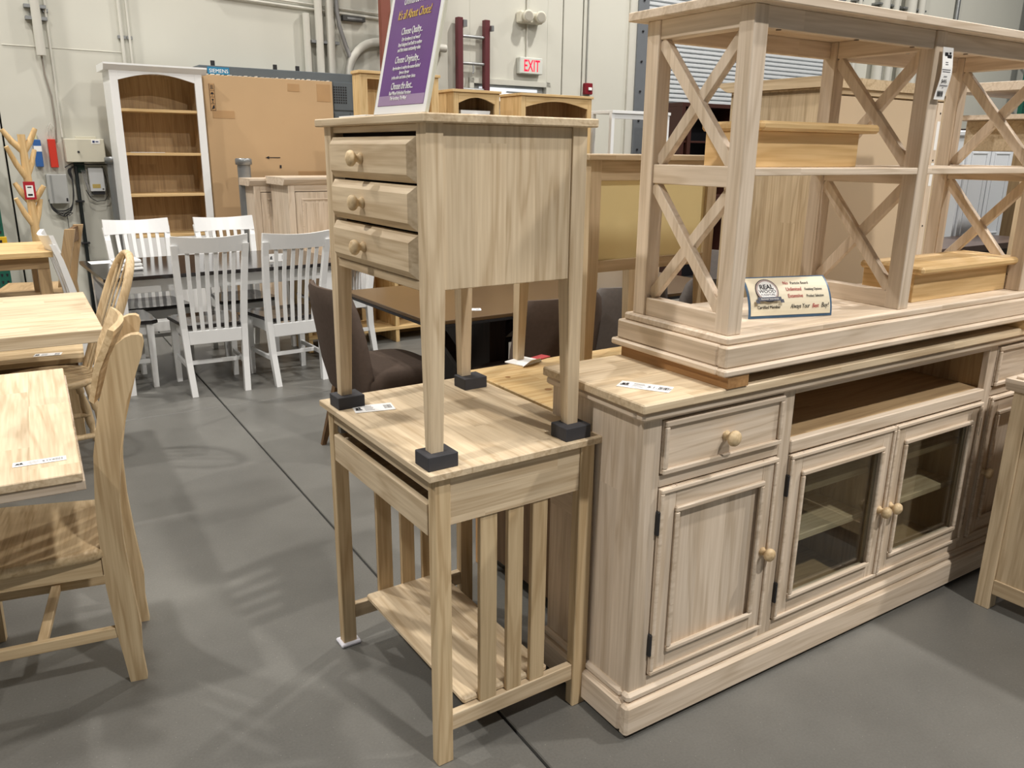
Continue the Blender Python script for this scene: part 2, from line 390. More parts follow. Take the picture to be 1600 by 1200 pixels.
pipe('right thin conduit of the pair above the white bookcase', 1.255, -0.02, 1.9, 5.0, 0.009, straps=(2.2,), group=g1)
g2 = 'vertical conduits above the grey electrical panel'
pipe('left vertical conduit above the grey electrical panel, tight to the wall', 2.66, -0.04, 2.0, 2.50, 0.030, group=g2)
pipe('middle thick white conduit above the grey electrical panel', 2.76, -0.07, 2.0, 5.0, 0.033, straps=(2.28,), group=g2)
pipe('right thick white conduit above the grey electrical panel', 2.86, -0.07, 2.0, 5.0, 0.036, straps=(2.28,), group=g2)
t = wthing('conduit', 'grey flexible conduit bending down behind the electrical panel', 'pipe', group=g2)
M().tube([(2.93, -0.06, 5.0), (2.93, -0.06, 2.55), (2.95, -0.06, 2.42), (3.00, -0.06, 2.27), (3.04, -0.06, 2.17), (3.045, -0.06, 2.0)], 0.019, 8).build('tube', plain('flex_grey', (150, 150, 150), 0.5, 0.2), t)
t = wthing('conduit_elbow', 'large white conduit sweeping in an elbow left of the tall step ladder', 'pipe')
M().tube([(3.02, -0.06, 2.02)] + [(3.02 + 0.30 * (1 - math.cos(a)), -0.06, 2.02 + 0.30 * math.sin(a)) for a in [k * math.pi / 16 for k in range(1, 9)]] + [(4.0, -0.06, 2.315)], 0.036, 10).build('tube', WALLPIPE, t)
B('coupling', STEEL, t, (3.35, 3.40, -0.11, 0, 2.26, 2.37)); B('strap', STEEL, t, (3.36, 3.375, -0.02, 0, 2.16, 2.24))
t = wthing('surface_duct', 'pair of thin horizontal conduits running along the wall high up', 'pipe')
q = M(); q.tube([(1.9, -0.02, 2.60), (3.5, -0.02, 2.555)], 0.008, 6); q.tube([(1.9, -0.02, 2.565), (3.5, -0.02, 2.515)], 0.012, 6); q.build('tube', WALLPIPE, t)
t = wthing('strut_bracket', 'short dark slotted strut bracket beside the flexible conduit', 'bracket')
B('strut', plain('dark_steel', (70, 70, 68), 0.5, 0.4), t, (2.99, 3.20, -0.05, 0, 2.475, 2.515)); B('slot', STEEL, t, (3.03, 3.17, -0.052, -0.049, 2.487, 2.503))
pipe('thin conduit partly hidden behind the purple sign', 3.72, -0.03, 1.2, 5.0, 0.014); pipe('conduit right of the purple sign running up the wall', 3.80, -0.03, 1.2, 5.0, 0.018)
t = wthing('pipe_valve', 'small white valve fitting on the pipe right of the purple sign', 'valve')
q = M(); q.tube([(3.80, -0.03, 1.90), (3.88, -0.06, 1.90)], 0.014, 8); q.tube([(3.88, -0.06, 1.85), (3.88, -0.06, 1.95)], 0.010, 8); q.build('body', WALLPIPE, t)
pipe('bright steel conduit on the bare wall at the far right', 12.64, -0.04, 2.0, 5.0, 0.03, mat=STEEL)
for i, (u, r, nm) in enumerate(((10.2, .03, 'thin'), (10.75, .07, 'fat'), (11.0, .05, 'medium'), (11.35, .08, 'fat'), (11.6, .06, 'medium'))):
    pipe('%s white pipe in the cluster above the shelf unit, %s' % (nm, ('leftmost of all', 'left of the middle', 'in the middle', 'right of the middle', 'rightmost of all')[i]), u, -0.1, 2.2, 5.0, r, straps=(3.35, 2.9), group='white pipe cluster above the cross braced shelf')
# white bookcase side: emergency light, exit sign, alarm
t = wthing('emergency_light', 'twin head white emergency light above the exit sign', 'light')
B('housing', plain('cream_plastic', (214, 210, 194), 0.45), t, (4.83, 5.10, -0.09, 0, 2.615, 2.72), b=0.01)
q = M().tube([(4.96, -0.015, 2.72), (4.96, -0.015, 5.0)], 0.012, 6); q.build('conduit', WALLPIPE, t)
for x in (4.90, 5.05):
    h = M().lathe([(0.020, 0), (0.055, 0.02), (0.058, 0.05), (0.048, 0.06)], (x, -0.09, 2.675), (-0.25, -1, -0.1), 16).build('lamp_head', MATS['cream_plastic'], t)
    M().lathe([(0.044, 0), (0.040, 0.004)], (x - 0.0145, -0.148, 2.669), (-0.25, -1, -0.1), 16).build('lens', plain('lamp_lens', (176, 172, 160), 0.15), h)
t = wthing('exit_sign', 'white exit sign with red letters above the exit door', 'sign')
B('housing', plain('sign_white', (208, 210, 202), 0.5), t, (4.84, 5.12, -0.07, 0, 2.145, 2.30), b=0.006)
M().tube([(4.96, -0.015, 2.30), (4.96, -0.015, 2.62)], 0.010, 6).build('conduit', WALLPIPE, t)
text('EXIT', 0.155, t, frame((4.985, -0.0705, 2.170), (1, 0, 0), (0, 0, 1)), plain('exit_red', (220, 30, 60), 0.4, emit=((225, 30, 60), 0.8)), align='CENTER', sx=0.62, bold=0.002)
t = wthing('fire_alarm', 'dark red fire alarm horn on the wall right of the exit door', 'alarm')
q = B('body', plain('alarm_red', (120, 22, 34), 0.4), t, (5.70, 5.80, -0.05, 0, 1.985, 2.10), b=0.006); B('strobe', PAPER, q, (5.735, 5.78, -0.065, -0.05, 2.025, 2.055), b=0.004)
M().tube([(5.735, -0.01, 2.10), (5.735, -0.01, 5.0)], 0.008, 6).build('conduit', plain('alarm_conduit_grey', (140, 140, 134), 0.6), t)  # conduit in a darker grey than the other wall pipes
# telecom boxes on the left
CR = plain('cream_metal', (204, 200, 182), 0.45, noise=0.03)
t = wthing('telecom_cabinet', 'cream metal wall cabinet with a round lock and white sticker', 'box')
bx = B('body', CR, t, (0.705, 0.975, -0.11, 0, 1.28, 1.45), b=0.004); B('top_flange', CR, t, (0.79, 0.93, -0.03, 0, 1.45, 1.468))
M().lathe([(0.008, 0), (0.008, 0.006)], (0.79, -0.11, 1.355), (0, -1, 0), 10).build('lock', BLACK, bx)
s_ = B('sticker', PAPER, bx, (0.885, 0.945, -0.1115, -0.11, 1.415, 1.445), b=0.0005); B('emblem', plain('navy_ink', (30, 50, 100), 0.5), s_, (0.893, 0.909, -0.1125, -0.1115, 1.423, 1.438), (0.914, 0.934, -0.1125, -0.1115, 1.427, 1.434), b=0.0002)
t = wthing('cable_box', 'blue cable box with a white band, hanging on the wall', 'box')
bl = B('body', plain('box_blue', (48, 96, 160), 0.5), t, (0.503, 0.552, -0.06, -0.002, 1.245, 1.44), b=0.003); B('white_band', PAPER, bl, (0.502, 0.553, -0.061, -0.0595, 1.355, 1.395), b=0.0005); t.rotation_euler[1] = 0.0
B('backing_tag', plain('note_yellow', (214, 208, 160), 0.7), bl, (0.505, 0.535, -0.02, -0.002, 1.44, 1.48))
t = wthing('cable_box', 'red cable box hanging right of the blue one', 'box')
rb = B('body', plain('box_red', (200, 52, 34), 0.5), t, (0.600, 0.650, -0.06, -0.002, 1.24, 1.445), b=0.003)
M().tube([(0.62, -0.03, 1.445), (0.615, -0.03, 1.52), (0.635, -0.03, 1.56), (0.655, -0.03, 1.53), (0.645, -0.03, 1.46)], 0.004, 6).build('cord_loop', plain('pale_cable', (186, 182, 172), 0.6), rb)
t = wthing('electrical_box', 'light grey metal box low on the wall under the red box', 'box')
eb = B('body', plain('light_grey_metal', (176, 178, 176), 0.4, 0.2), t, (0.555, 0.690, -0.08, 0, 0.975, 1.19), b=0.003)
B('side_strip', plain('mid_grey', (140, 142, 140), 0.5), eb, (0.575, 0.588, -0.082, -0.08, 0.98, 1.185), b=0.001); B('badge', INK, eb, (0.668, 0.680, -0.082, -0.08, 0.99, 1.015), b=0.001)
t = wthing('modem', 'white modem box with a yellow sticker under the cream cabinet', 'box')
mb = B('body', plain('modem_white', (208, 210, 210), 0.4), t, (0.845, 0.950, -0.06, 0, 1.06, 1.235), b=0.003); B('sticker', plain('sticker_tan', (190, 166, 96), 0.6), mb, (0.862, 0.918, -0.0615, -0.06, 1.085, 1.115), b=0.0004)
M().lathe([(0.006, 0), (0.006, 0.003)], (0.935, -0.06, 1.078), (0, -1, 0), 8).build('button', BLACK, mb); B('cable_dock', BLACK, mb, (0.86, 0.945, -0.05, 0, 1.035, 1.06))
t = wthing('backing_board', 'dark green board behind the wires under the cream cabinet', 'board')
B('board', plain('dark_green', (28, 56, 46), 0.6), t, (0.755, 0.83, -0.012, 0, 1.20, 1.29))
t = wthing('cable_trunking', 'thin black surface trunking running down the wall to the floor', 'cable duct')
M().tube([(0.765, -0.03, 1.25), (0.765, -0.03, 0.62), (0.76, -0.03, 0.1)], 0.014, 6).build('trunking', plain('trunk_black', (34, 40, 40), 0.5), t)
for zz in (0.98, 0.66): B('clip', BLACK, t, (0.735, 0.795, -0.05, 0, zz, zz + 0.012))
BC = plain('black_cable', (44, 44, 46), 0.6)
t = wthing('cable_bundle', 'tangle of black cables looped and tied under the grey box', 'cable')
r = random.Random(3)
for k in range(7):
    a = r.uniform(-.02, .02); pts = [(0.56 + a * .5, -0.05, 1.02 + a), (0.565, -0.07, 0.95 + a), (0.60, -0.06, 0.915 + a), (0.65, -0.05, 0.91 + a * 2), (0.70, -0.05, 0.94 + a), (0.725 + a * .4, -0.04, 1.02 + a), (0.735, -0.03, 1.15 + a), (0.72 + a, -0.03, 1.22), (0.76, -0.03, 1.255)]
    sm = []
    for i in range(len(pts) - 1):
        for f in range(4):
            p, q_ = Vector(pts[i]), Vector(pts[i + 1]); sm.append(p.lerp(q_, f / 4))
    sm = [sm[0]] + [(sm[i - 1] + sm[i] + sm[i + 1]) / 3 for i in range(1, len(sm) - 1)] + [sm[-1]]
    M().tube(sm, 0.0028, 5).build('cord', BC, t)
M().tube([(0.66, -0.05, 0.90), (0.63, -0.06, 0.88), (0.61, -0.06, 0.895), (0.64, -0.06, 0.905), (0.68, -0.06, 0.885), (0.70, -0.06, 0.90), (0.66, -0.05, 0.905)], 0.004, 6).build('tie', BC, t)
M().tube([(0.66, -0.05, 0.90), (0.662, -0.05, 0.75), (0.66, -0.04, 0.45)], 0.0025, 5).build('cord', BC, t)
t = wthing('cable_bundle', 'cables looping around the white modem to the bookcase', 'cable')
M().tube([(0.945, -0.05, 1.25), (0.965, -0.05, 1.15), (0.965, -0.05, 1.03), (0.94, -0.05, 0.99), (0.88, -0.05, 0.985), (0.84, -0.05, 1.01), (0.815, -0.04, 1.07)], 0.003, 5).build('cord', BC, t)
M().tube([(0.69, -0.04, 1.24), (0.74, -0.05, 1.27), (0.85, -0.05, 1.262), (0.99, -0.05, 1.262), (1.04, -0.05, 1.245), (1.08, -0.05, 1.22)], 0.004, 5).build('cord', BC, t)
for k in range(4): M().tube([(0.80 + .01 * k, -0.03, 1.22), (0.815 + .006 * k, -0.05, 1.14 - .02 * k), (0.83, -0.04, 1.07 - .015 * k), (0.86, -0.03, 1.03)], 0.0022, 5).build('cord', plain('grey_cable', (150, 150, 150), 0.5), t)
t = wthing('metal_stand', 'small grey metal stand with a crossbar and cord on the wall side floor', 'stand')
q = M(); q.tube([(0.90, -0.12, 0.0), (0.90, -0.12, 0.42)], 0.010, 8); q.tube([(0.925, -0.12, 0.0), (0.925, -0.12, 0.42)], 0.006, 8); q.tube([(0.82, -0.12, 0.18), (1.02, -0.12, 0.18)], 0.006, 6); q.build('post', STEEL, t)
M().tube([(0.77, -0.05, 0.3), (0.80, -0.08, 0.15), (0.84, -0.1, 0.02), (0.80, -0.15, 0.01), (0.83, -0.1, 0.12)], 0.006, 6).build('cord', BC, t)
# grey electrical panel, cardboard, bookcase
EG = plain('panel_blue_grey', (94, 101, 105), 0.45, 0.1, noise=0.04)
t = wthing('switchgear_cabinet', 'long blue grey electrical switchgear panel behind the cardboard', 'electrical cabinet')
B('cabinet', EG, t, (1.70, 3.16, -0.22, 0, 0.1, 2.02), b=0.004); 
for (a, b_, z0, z1) in ((1.72, 2.36, 1.0, 1.95), (2.38, 2.78, 1.0, 1.95), (2.80, 3.12, 1.72, 1.95), (2.80, 2.94, 1.0, 1.70), (2.95, 3.12, 1.0, 1.70)): B('door', EG, t, (a, b_, -0.228, -0.22, z0, z1), b=0.002)
vt = M()
for i in range(6):
    for j in range(7): vt.box(2.80 + i * .021, 2.814 + i * .021, -0.2295, -0.228, 1.775 + j * .021, 1.789 + j * .021, b=0.0)
vt.build('vent', BLACK, t)['kind'] = 'stuff'
for u in (2.30, 2.49, 3.05, 1.80): B('lifting_lug', BLACK, t, (u, u + 0.03, -0.20, -0.18, 2.02, 2.06))
for z in (1.9, 1.78, 1.5): M().lathe([(0.008, 0), (0.008, 0.008)], (3.09, -0.228, z), (0, -1, 0), 8).build('screw', BLACK, t)
n_ = B('name_plate', plain('plate_teal', (46, 122, 160), 0.4), t, (1.76, 1.93, -0.232, -0.229, 1.955, 2.01), b=0.001)
text('SIEMENS', 0.040, t, frame((1.772, -0.2325, 1.968), (1, 0, 0), (0, 0, 1)), PAPER, ext=0.0003)
CB = plain('cardboard', (188, 158, 120), 0.8, noise=0.05, scale=2.5)
t = wthing('cardboard_box', 'tall flat brown cardboard box leaning behind the white bookcase', 'box')
p = M(); p.box(1.63, 2.69, -0.50, -0.40, 0.0, 1.925, b=0.004); p.build('carton', CB, t); cb_t = t
B('tape', plain('brown_tape', (176, 142, 102), 0.35), t, (1.68, 1.85, -0.502, -0.50, 1.60, 1.66), (2.30, 2.40, -0.502, -0.50, 1.83, 1.89), (2.55, 2.67, -0.502, -0.50, 1.76, 1.90), (2.35, 2.66, -0.502, -0.50, 1.10, 1.19), b=0.0005)
tr = M(); r = random.Random(5)
for k in range(24):
    u = 1.65 + k * 0.0435; tr.box(u, u + r.uniform(.01, .03), -0.50, -0.47, 1.924, 1.924 + r.uniform(.003, .009), b=0.0)
tr.build('torn_edge', plain('torn_white', (222, 214, 200), 0.8), t)['kind'] = 'stuff'
hs = M()
hs.box(1.668, 1.708, -0.502, -0.50, 1.655, 1.86, b=0); hs.build('symbol_panel', plain('carton_print_ground', (176, 140, 98), 0.8), t)
sy = M()
for (z0) in (1.66, 1.71, 1.76, 1.81):
    sy.box(1.670, 1.706, -0.503, -0.502, z0 - .002, z0, b=0)
for x in (1.668, 1.706): sy.box(x, x + .002, -0.503, -0.502, 1.655, 1.86, b=0)
sy.box(1.680, 1.685, -0.503, -0.502, 1.825, 1.85, b=0); sy.box(1.690, 1.695, -0.503, -0.502, 1.825, 1.85, b=0); sy.box(1.676, 1.700, -0.503, -0.502, 1.82, 1.823, b=0)
sy.prism([(1.676, 1.78), (1.700, 1.78), (1.697, 1.79), (1.688, 1.797), (1.679, 1.79)], 'y', -0.503, -0.502); sy.box(1.687, 1.689, -0.503, -0.502, 1.765, 1.78, b=0)
sy.prism([(1.680, 1.745), (1.697, 1.745), (1.690, 1.728), (1.690, 1.718), (1.698, 1.714), (1.679, 1.714), (1.687, 1.718), (1.687, 1.728)], 'y', -0.503, -0.502)
sy.prism([(1.675, 1.665), (1.700, 1.675), (1.698, 1.70), (1.688, 1.695), (1.684, 1.685)], 'y', -0.503, -0.502)
sy.bar((2.09, -0.5025, 1.30), (2.20, -0.5025, 1.30), 0.001, 0.006, b=0); sy.prism([(2.075, 1.30), (2.105, 1.312), (2.105, 1.288)], 'y', -0.503, -0.502); sy.box(2.19, 2.205, -0.503, -0.502, 1.215, 1.24, b=0)
sy.build('handling_symbols', INK, t)['kind'] = 'stuff'
cb_t.location = (*WX(0.08, 0.22), 0.022)
# steel bollards
for u, off, lab in ((1.875, -0.62, 'grey steel pipe bollard standing in front of the cardboard'), (1.015, -0.17, 'grey steel pipe bollard half hidden at the left of the white bookcase')):
    t = wthing('bollard', lab, 'pole'); M().tube([(u, off, 0), (u, off, 1.29)], 0.050, 16).build('pipe', plain('bollard_grey', (134, 136, 136), 0.35, 0.5), t)
    M().lathe([(0.050, 0), (0.062, 0.002), (0.064, 0.04), (0.056, 0.05)], (u, off, 1.27), (0, 0, 1), 16).build('cap', MATS['bollard_grey'], t)

def bookcase(name, label, u0, u1, off, H, dep, matf, inner, shelves, stile=0.05, arch=0.06, crown=0.0, group=None, trim_shelf=None):
    t = thing(name, label, 'bookcase', (*WX(u0, off), 0), YAW, group); w = u1 - u0; k = crown
    B('side_panel', matf('z'), t, (0, 0.02, 0.02, dep, 0, H)); B('side_panel', matf('z'), t, (w - 0.02, w, 0.02, dep, 0, H))
    B('stile', matf('z'), t, (0, stile, 0, 0.02, 0, H)); B('stile', matf('z'), t, (w - stile, w, 0, 0.02, 0, H))
    a = [(stile, H), (w - stile, H)]; n = 12
    for i in range(n + 1):
        f = i / n; x = w - stile - f * (w - 2 * stile); a.append((x, H - 0.035 - arch * (1 - math.sin(math.pi * f)) ))
    M().prism(a, 'y', 0.0, 0.02).build('arched_rail', matf('x'), t)
    B('back_panel', inner('z'), t, (0.02, w - 0.02, dep - 0.01, dep, 0.05, H))
    lin = B('side_lining', inner('z'), t, (0.0201, 0.026, 0.021, dep - 0.01, 0.05, H - 0.01), (w - 0.026, w - 0.0201, 0.021, dep - 0.01, 0.05, H - 0.01))
    for z in shelves: B('shelf', (trim_shelf or inner)('x'), t, (0.026, w - 0.026, 0.004, dep - 0.01, z - 0.02, z))
    B('top_board', matf('x'), t, (-0.012, w + 0.012, -0.012, dep, H, H + 0.02)); B('plinth', matf('x'), t, (stile, w - stile, 0.0, 0.02, 0, 0.08))
    if k:
        M().prism([(0.0, H - 0.022), (-0.008, H - 0.015), (-k, H + 0.015), (-k, H + 0.027), (dep, H + 0.027), (dep, H - 0.022)], 'x', -k, w + k).build('crown', matf('x'), t)
    return t
wb = bookcase('bookcase', 'tall white bookcase with natural wood shelves and arched top', 1.005, 1.645, -0.50, 1.945, 0.30, lambda a: WHITE, lambda a: wood('tan', a, 0.12), (1.665, 1.355, 1.055, 0.75), crown=0.035, stile=0.055, arch=0.05, trim_shelf=lambda a: wood('honey', a))
B('base_panel', WHITE, wb, (0.056, 0.584, 0.003, 0.02, 0.081, 0.728))
price_tag('small white label inside the white bookcase below its middle shelf', (*WX(1.085, -0.215), 1.20), (0, 0, 1), (-math.cos(YAW), -math.sin(YAW), 0), L=0.09, H=0.05)
t = wthing('shelf_strip', 'white paper strip lying on the middle shelf of the white bookcase', 'paper'); B('strip', PAPER, t, (1.09, 1.33, -0.497, -0.46, 1.3555, 1.358), b=0.0005)
hf = lambda a: wood('honey', a)
bookcase('bookcase', 'tallest honey pine bookcase standing behind the purple sign', 2.49, 3.13, -1.5, 1.92, 0.13, hf, hf, (1.64, 1.3), stile=0.06, arch=0.0)
bookcase('bookcase', 'narrow honey pine bookcase with arched top holding a basket', 3.26, 3.68, -1.5, 1.83, 0.32, hf, lambda a: wood('tan', a), (1.53, 1.2), stile=0.045, arch=0.045)
bookcase('bookcase', 'wide honey pine bookcase with arched top under the exit sign', 3.89, 4.62, -1.5, 1.83, 0.32, hf, lambda a: wood('tan', a), (1.50, 1.15), stile=0.045, arch=0.05)
t = wthing('basket', 'wicker basket with a white cloth liner and bow in the narrow pine bookcase', 'basket', 3.47, -1.36)
WK = plain('wicker', (176, 130, 78), 0.7, noise=0.2, scale=90, bump=1.0)
M().taper((-0.10, 0.10, -0.09, 0.09, 1.531), (-0.125, 0.125, -0.11, 0.11, 1.66)).build('basket_body', WK, t)
M().taper((-0.128, 0.128, -0.113, 0.113, 1.645), (-0.135, 0.135, -0.12, 0.12, 1.70)).build('cloth_liner', PAPER, t)
q = M().tube([(0.0, -0.125, 1.66), (-0.02, -0.13, 1.64), (-0.025, -0.13, 1.60)], 0.004, 6); q.tube([(0.0, -0.125, 1.66), (0.02, -0.13, 1.65), (0.03, -0.13, 1.60)], 0.004, 6); q.tube([(-0.02, -0.125, 1.665), (0.02, -0.125, 1.67)], 0.006, 6); q.build('bow', PAPER, t)
# white open side table far back
t = wthing('console_table', 'white console table frame behind the shelf unit, under the fire alarm', 'table', 4.85, -1.5)
B('table_top', WHITE, t, (0, 0.70, -0.01, 0.30, 1.725, 1.75)); 
for (x, y) in ((0.0, 0.0), (0.66, 0.0), (0.0, 0.26), (0.66, 0.26)): B('leg', WHITE, t, (x, x + 0.035, y, y + 0.035, 1.0, 1.725))
B('rail', WHITE, t, (0.035, 0.66, 0.005, 0.025, 1.68, 1.725)); B('base_board', wood('pale', 'x'), t, (-0.02, 0.72, 0, 0.32, 0.97, 1.0)); B('pedestal', wood('pale', 'z'), t, (0.0, 0.70, 0.02, 0.30, 0, 0.97))
# ladders
RED = plain('ladder_red', (128, 74, 60), 0.55); ALU = plain('aluminium', (166, 168, 168), 0.35, 0.7)
t = wthing('step_ladder', 'tall red rail step ladder with grey treads left of the purple sign', 'ladder')
B('rail', RED, t, (3.19, 3.28, -0.40, -0.34, 0, 3.6), b=0.004); B('rail', RED, t, (3.62, 3.70, -0.40, -0.34, 0, 3.6), b=0.004)
for z in [0.35 + 0.305 * k for k in range(10)]:
    st = B('tread', ALU, t, (3.28, 3.62, -0.42, -0.30, z, z + 0.05), b=0.003); M().bar((3.29, -0.36, z - 0.07), (3.35, -0.36, z), 0.012, 0.006).build('brace', ALU, st)
MAR = plain('ladder_maroon', (92, 42, 46), 0.5)
t = wthing('extension_ladder', 'maroon extension ladder hanging on the wall beside the exit sign', 'ladder')
B('rail', MAR, t, (4.12, 4.175, -0.09, -0.03, 1.0, 2.60), b=0.003); B('rail', MAR, t, (4.42, 4.475, -0.09, -0.03, 1.0, 2.60), b=0.003)
for z in (2.44, 2.20, 1.965, 1.73, 1.5, 1.26): M().tube([(4.15, -0.06, z), (4.45, -0.06, z)], 0.015, 8).build('rung', ALU, t)
B('hook', STEEL, t, (4.175, 4.215, -0.10, -0.03, 2.52, 2.58)); B('hook', STEEL, t, (4.475, 4.50, -0.12, -0.05, 2.50, 2.55)); M().tube([(4.30, -0.06, 2.20), (4.30, -0.07, 2.14), (4.29, -0.07, 2.11)], 0.008, 6).build('rope_cleat', STEEL, t)

# ================================================================== FOREGROUND FURNITURE
def knob(parent, org, ax, mat, r=0.017, L=0.036, name='knob'):
    q = M().lathe([(0.011, 0), (0.0125, 0.003), (0.009, 0.006), (0.0075, L * 0.36), (r * .72, L * .46), (r * .96, L * .60), (r, L * .72), (r * .9, L * .86), (r * .62, L * .96), (0.001, L)], org, ax, 18)
    return q.build(name, mat, parent)
# ---- mission side table
SO = (-0.1693, 1.559); SY = 0.5906
t = thing('side_table', 'mission style pale wood side table under the nightstand', 'table', (*SO, 0), SY)
PZ = lambda a='z': wood('pale', a)
SB_, SA_, SH = 0.4786, 0.6318, 0.7472
B('table_top', wood('pale', 'y', 0.055), t, (0, SB_, 0, SA_, SH - 0.017, SH), b=0.002)
for (x0, x1) in ((0.018, 0.058), (0.414, 0.456)):
    for (y0, y1) in ((0.014, 0.044), (0.588, 0.618)): B('leg', wood('ash', 'z'), t, (x0, x1, y0, y1, 0.0, SH - 0.017), b=0.002)
B('front_rail', PZ('y'), t, (0.022, 0.040, 0.044, 0.588, 0.690, SH - 0.017))
dr = B('drawer', wood('pale', 'y'), t, (0.018, 0.034, 0.050, 0.582, 0.585, 0.660)); B('drawer_box', PZ('x'), dr, (0.034, 0.40, 0.060, 0.070, 0.600, 0.650), (0.034, 0.40, 0.562, 0.572, 0.600, 0.650), (0.034, 0.40, 0.07, 0.562, 0.600, 0.606))
B('drawer_slide', STEEL, t, (0.030, 0.10, 0.566, 0.584, 0.664, 0.684))
for y in (0.018, 0.598): B('side_apron', wood('pale', 'x', 0.05), t, (0.058, 0.414, y, y + 0.018, 0.613, SH - 0.017))
for y in (0.020, 0.592):
    B('stretcher', PZ('x'), t, (0.058, 0.414, y, y + 0.020, 0.080, 0.124))
    for (a, b_) in ((0.138, 0.184), (0.214, 0.257), (0.283, 0.326)): B('slat', wood('ash', 'z'), t, (a, b_, y + 0.003, y + 0.017, 0.124, 0.613))
B('back_rail', PZ('y'), t, (0.432, 0.450, 0.044, 0.588, 0.613, SH - 0.017))
B('lower_shelf', wood('pale', 'y', 0.07), t, (0.098, 0.345, 0.035, 0.600, 0.124, 0.142), b=0.005)
fp = thing('felt_pad', 'white felt pad under the far left leg of the side table', 'pad', (*P2(SO, SY, 0.038, 0.603), 0), SY)
M().box(-0.030, 0.030, -0.026, 0.026, 0.0, 0.010, b=0.004).build('pad', plain('felt_white', (214, 214, 222), 0.8), fp)
# ---- nightstand
def nightstand(label, loc, yaw, back, tone='pale', dr_tone='pale', knobs=True):
    t = thing('nightstand', label, 'nightstand', loc, yaw); H = 0.6869; X, Y = 0.427, 0.558; i = 0.0175
    B('top', wood(tone, 'y', 0.05), t, (0, X, 0, Y, H - 0.0178, H), b=0.0025)
    zb = 0.345
    for (xo, sx) in ((i, 1), (X - i, -1)):
        for (yo, sy) in ((i, 1), (Y - i, -1)):
            q = M(); a = sorted((xo, xo + sx * 0.038)); b_ = sorted((yo, yo + sy * 0.040)); q.taper((a[0], a[1], b_[0], b_[1], zb - 0.02), (a[0], a[1], b_[0], b_[1], H - 0.0178))
            c_ = sorted((xo, xo + sx * 0.029)); d_ = sorted((yo, yo + sy * 0.027)); q.taper((c_[0], c_[1], d_[0], d_[1], 0), (a[0], a[1], b_[0], b_[1], zb - 0.02))
            q.build('leg', wood(tone, 'z'), t)
    for y in (i + 0.004, Y - i - 0.014): B('side_panel', wood(tone, 'z', 0.075), t, (i + 0.038, X - i - 0.038, y, y + 0.010, zb, H - 0.018))
    bp = B('back_panel', back, t, (X - i - 0.016, X - i - 0.010, i + 0.04, Y - i - 0.04, zb + 0.03, H - 0.06))
    B('back_rail', wood(tone, 'y'), t, (X - i - 0.022, X - i - 0.002, i + 0.04, Y - i - 0.04, zb, zb + 0.035), (X - i - 0.022, X - i - 0.002, i + 0.04, Y - i - 0.04, H - 0.075, H - 0.018))
    B('front_rail', wood(tone, 'y'), t, (i + 0.006, i + 0.024, 0.0575, Y - 0.0575, H - 0.032, H - 0.0178)); B('front_rail', wood(tone, 'y'), t, (i + 0.004, i + 0.024, 0.0575, Y - 0.0575, zb - 0.004, zb + 0.016))
    B('gap_backing', plain('drawer_gap_shade', (60, 48, 36), 0.9), t, (i + 0.030, i + 0.036, 0.06, Y - 0.06, zb + 0.01, H - 0.03))  # thin dark sheet gives the shade in the gaps round the drawers
    for n_, z0 in enumerate((0.555, 0.4595, 0.363)):
        z1 = z0 + 0.0905; y0, y1 = 0.063, Y - 0.063; c_ = 0.016; xf, xb = i - 0.012, i + 0.003
        z0 += 0.001 * (n_ % 2)
        q = M(); R_ = lambda x, e: [(x, y0 + e, z0 + e), (x, y1 - e, z0 + e), (x, y1 - e, z1 - e), (x, y0 + e, z1 - e)]
        q.hexa(R_(xf, c_), R_(xb, 0)); q.hexa(R_(xb, 0), R_(i + 0.02, 0))
        dd = q.build('drawer', wood(dr_tone, 'y'), t); knob(dd, (xf, 0.300 if knobs else 0.28, z0 + 0.045), (-1, 0, 0), wood('ash', 'x'), 0.0175, 0.034)
    return t
NO = (-0.1741, 1.580); NY = 0.5891; NZ = 0.7802
YB = plain('yellow_hardboard', (234, 218, 164), 0.45, noise=0.05, scale=3)
nightstand('pale wood three drawer nightstand stacked on the side table', (*NO, NZ), NY, YB, 'pale')
for (u, w, lab) in ((0.000, -0.001, 'charcoal foam block under the nearest leg of the nightstand'), (0.358, -0.008, 'charcoal foam block under the right leg of the nightstand'),
                    (0.001, 0.494, 'charcoal foam block under the far left leg of the nightstand'), (0.371, 0.480, 'charcoal foam block under the rear leg of the nightstand')):
    p = P2(NO, NY, u, w); o = thing('riser_block', lab, 'block', (p[0], p[1], SH), NY, 'foam blocks under the nightstand legs')
    M().box(0, 0.073, 0, 0.062, 0.0, NZ - SH - 0.0003, b=0.0015).build('block', RUBBER, o)
# paper label under the left block
p = P2(SO, SY, 0.045, 0.50)
price_tag('white price label under the far left foam block on the side table', (p[0] + 0.01, p[1] - 0.03, SH + 0.0002), (0.93, 0.36, 0), (-0.36, 0.93, 0), L=0.105, H=0.06)
# flat paper and purple sign on the nightstand
zt = NZ + 0.6869
p = P2(NO, NY, 0.012, 0.28); o = thing('paper_slip', 'white paper slip lying on the left corner of the nightstand top', 'paper', (p[0], p[1], zt), NY)
B('slip', PAPER, o, (0, 0.08, 0, 0.15, 0.0002, 0.0035), b=0.0008)
p = P2(NO, NY, 0.006, 0.225)
t = thing('tabletop_sign', 'purple framed sign about unfinished furniture leaning back on the nightstand', 'sign', (p[0], p[1], zt + 0.001), NY - rad(90) + 0.04)
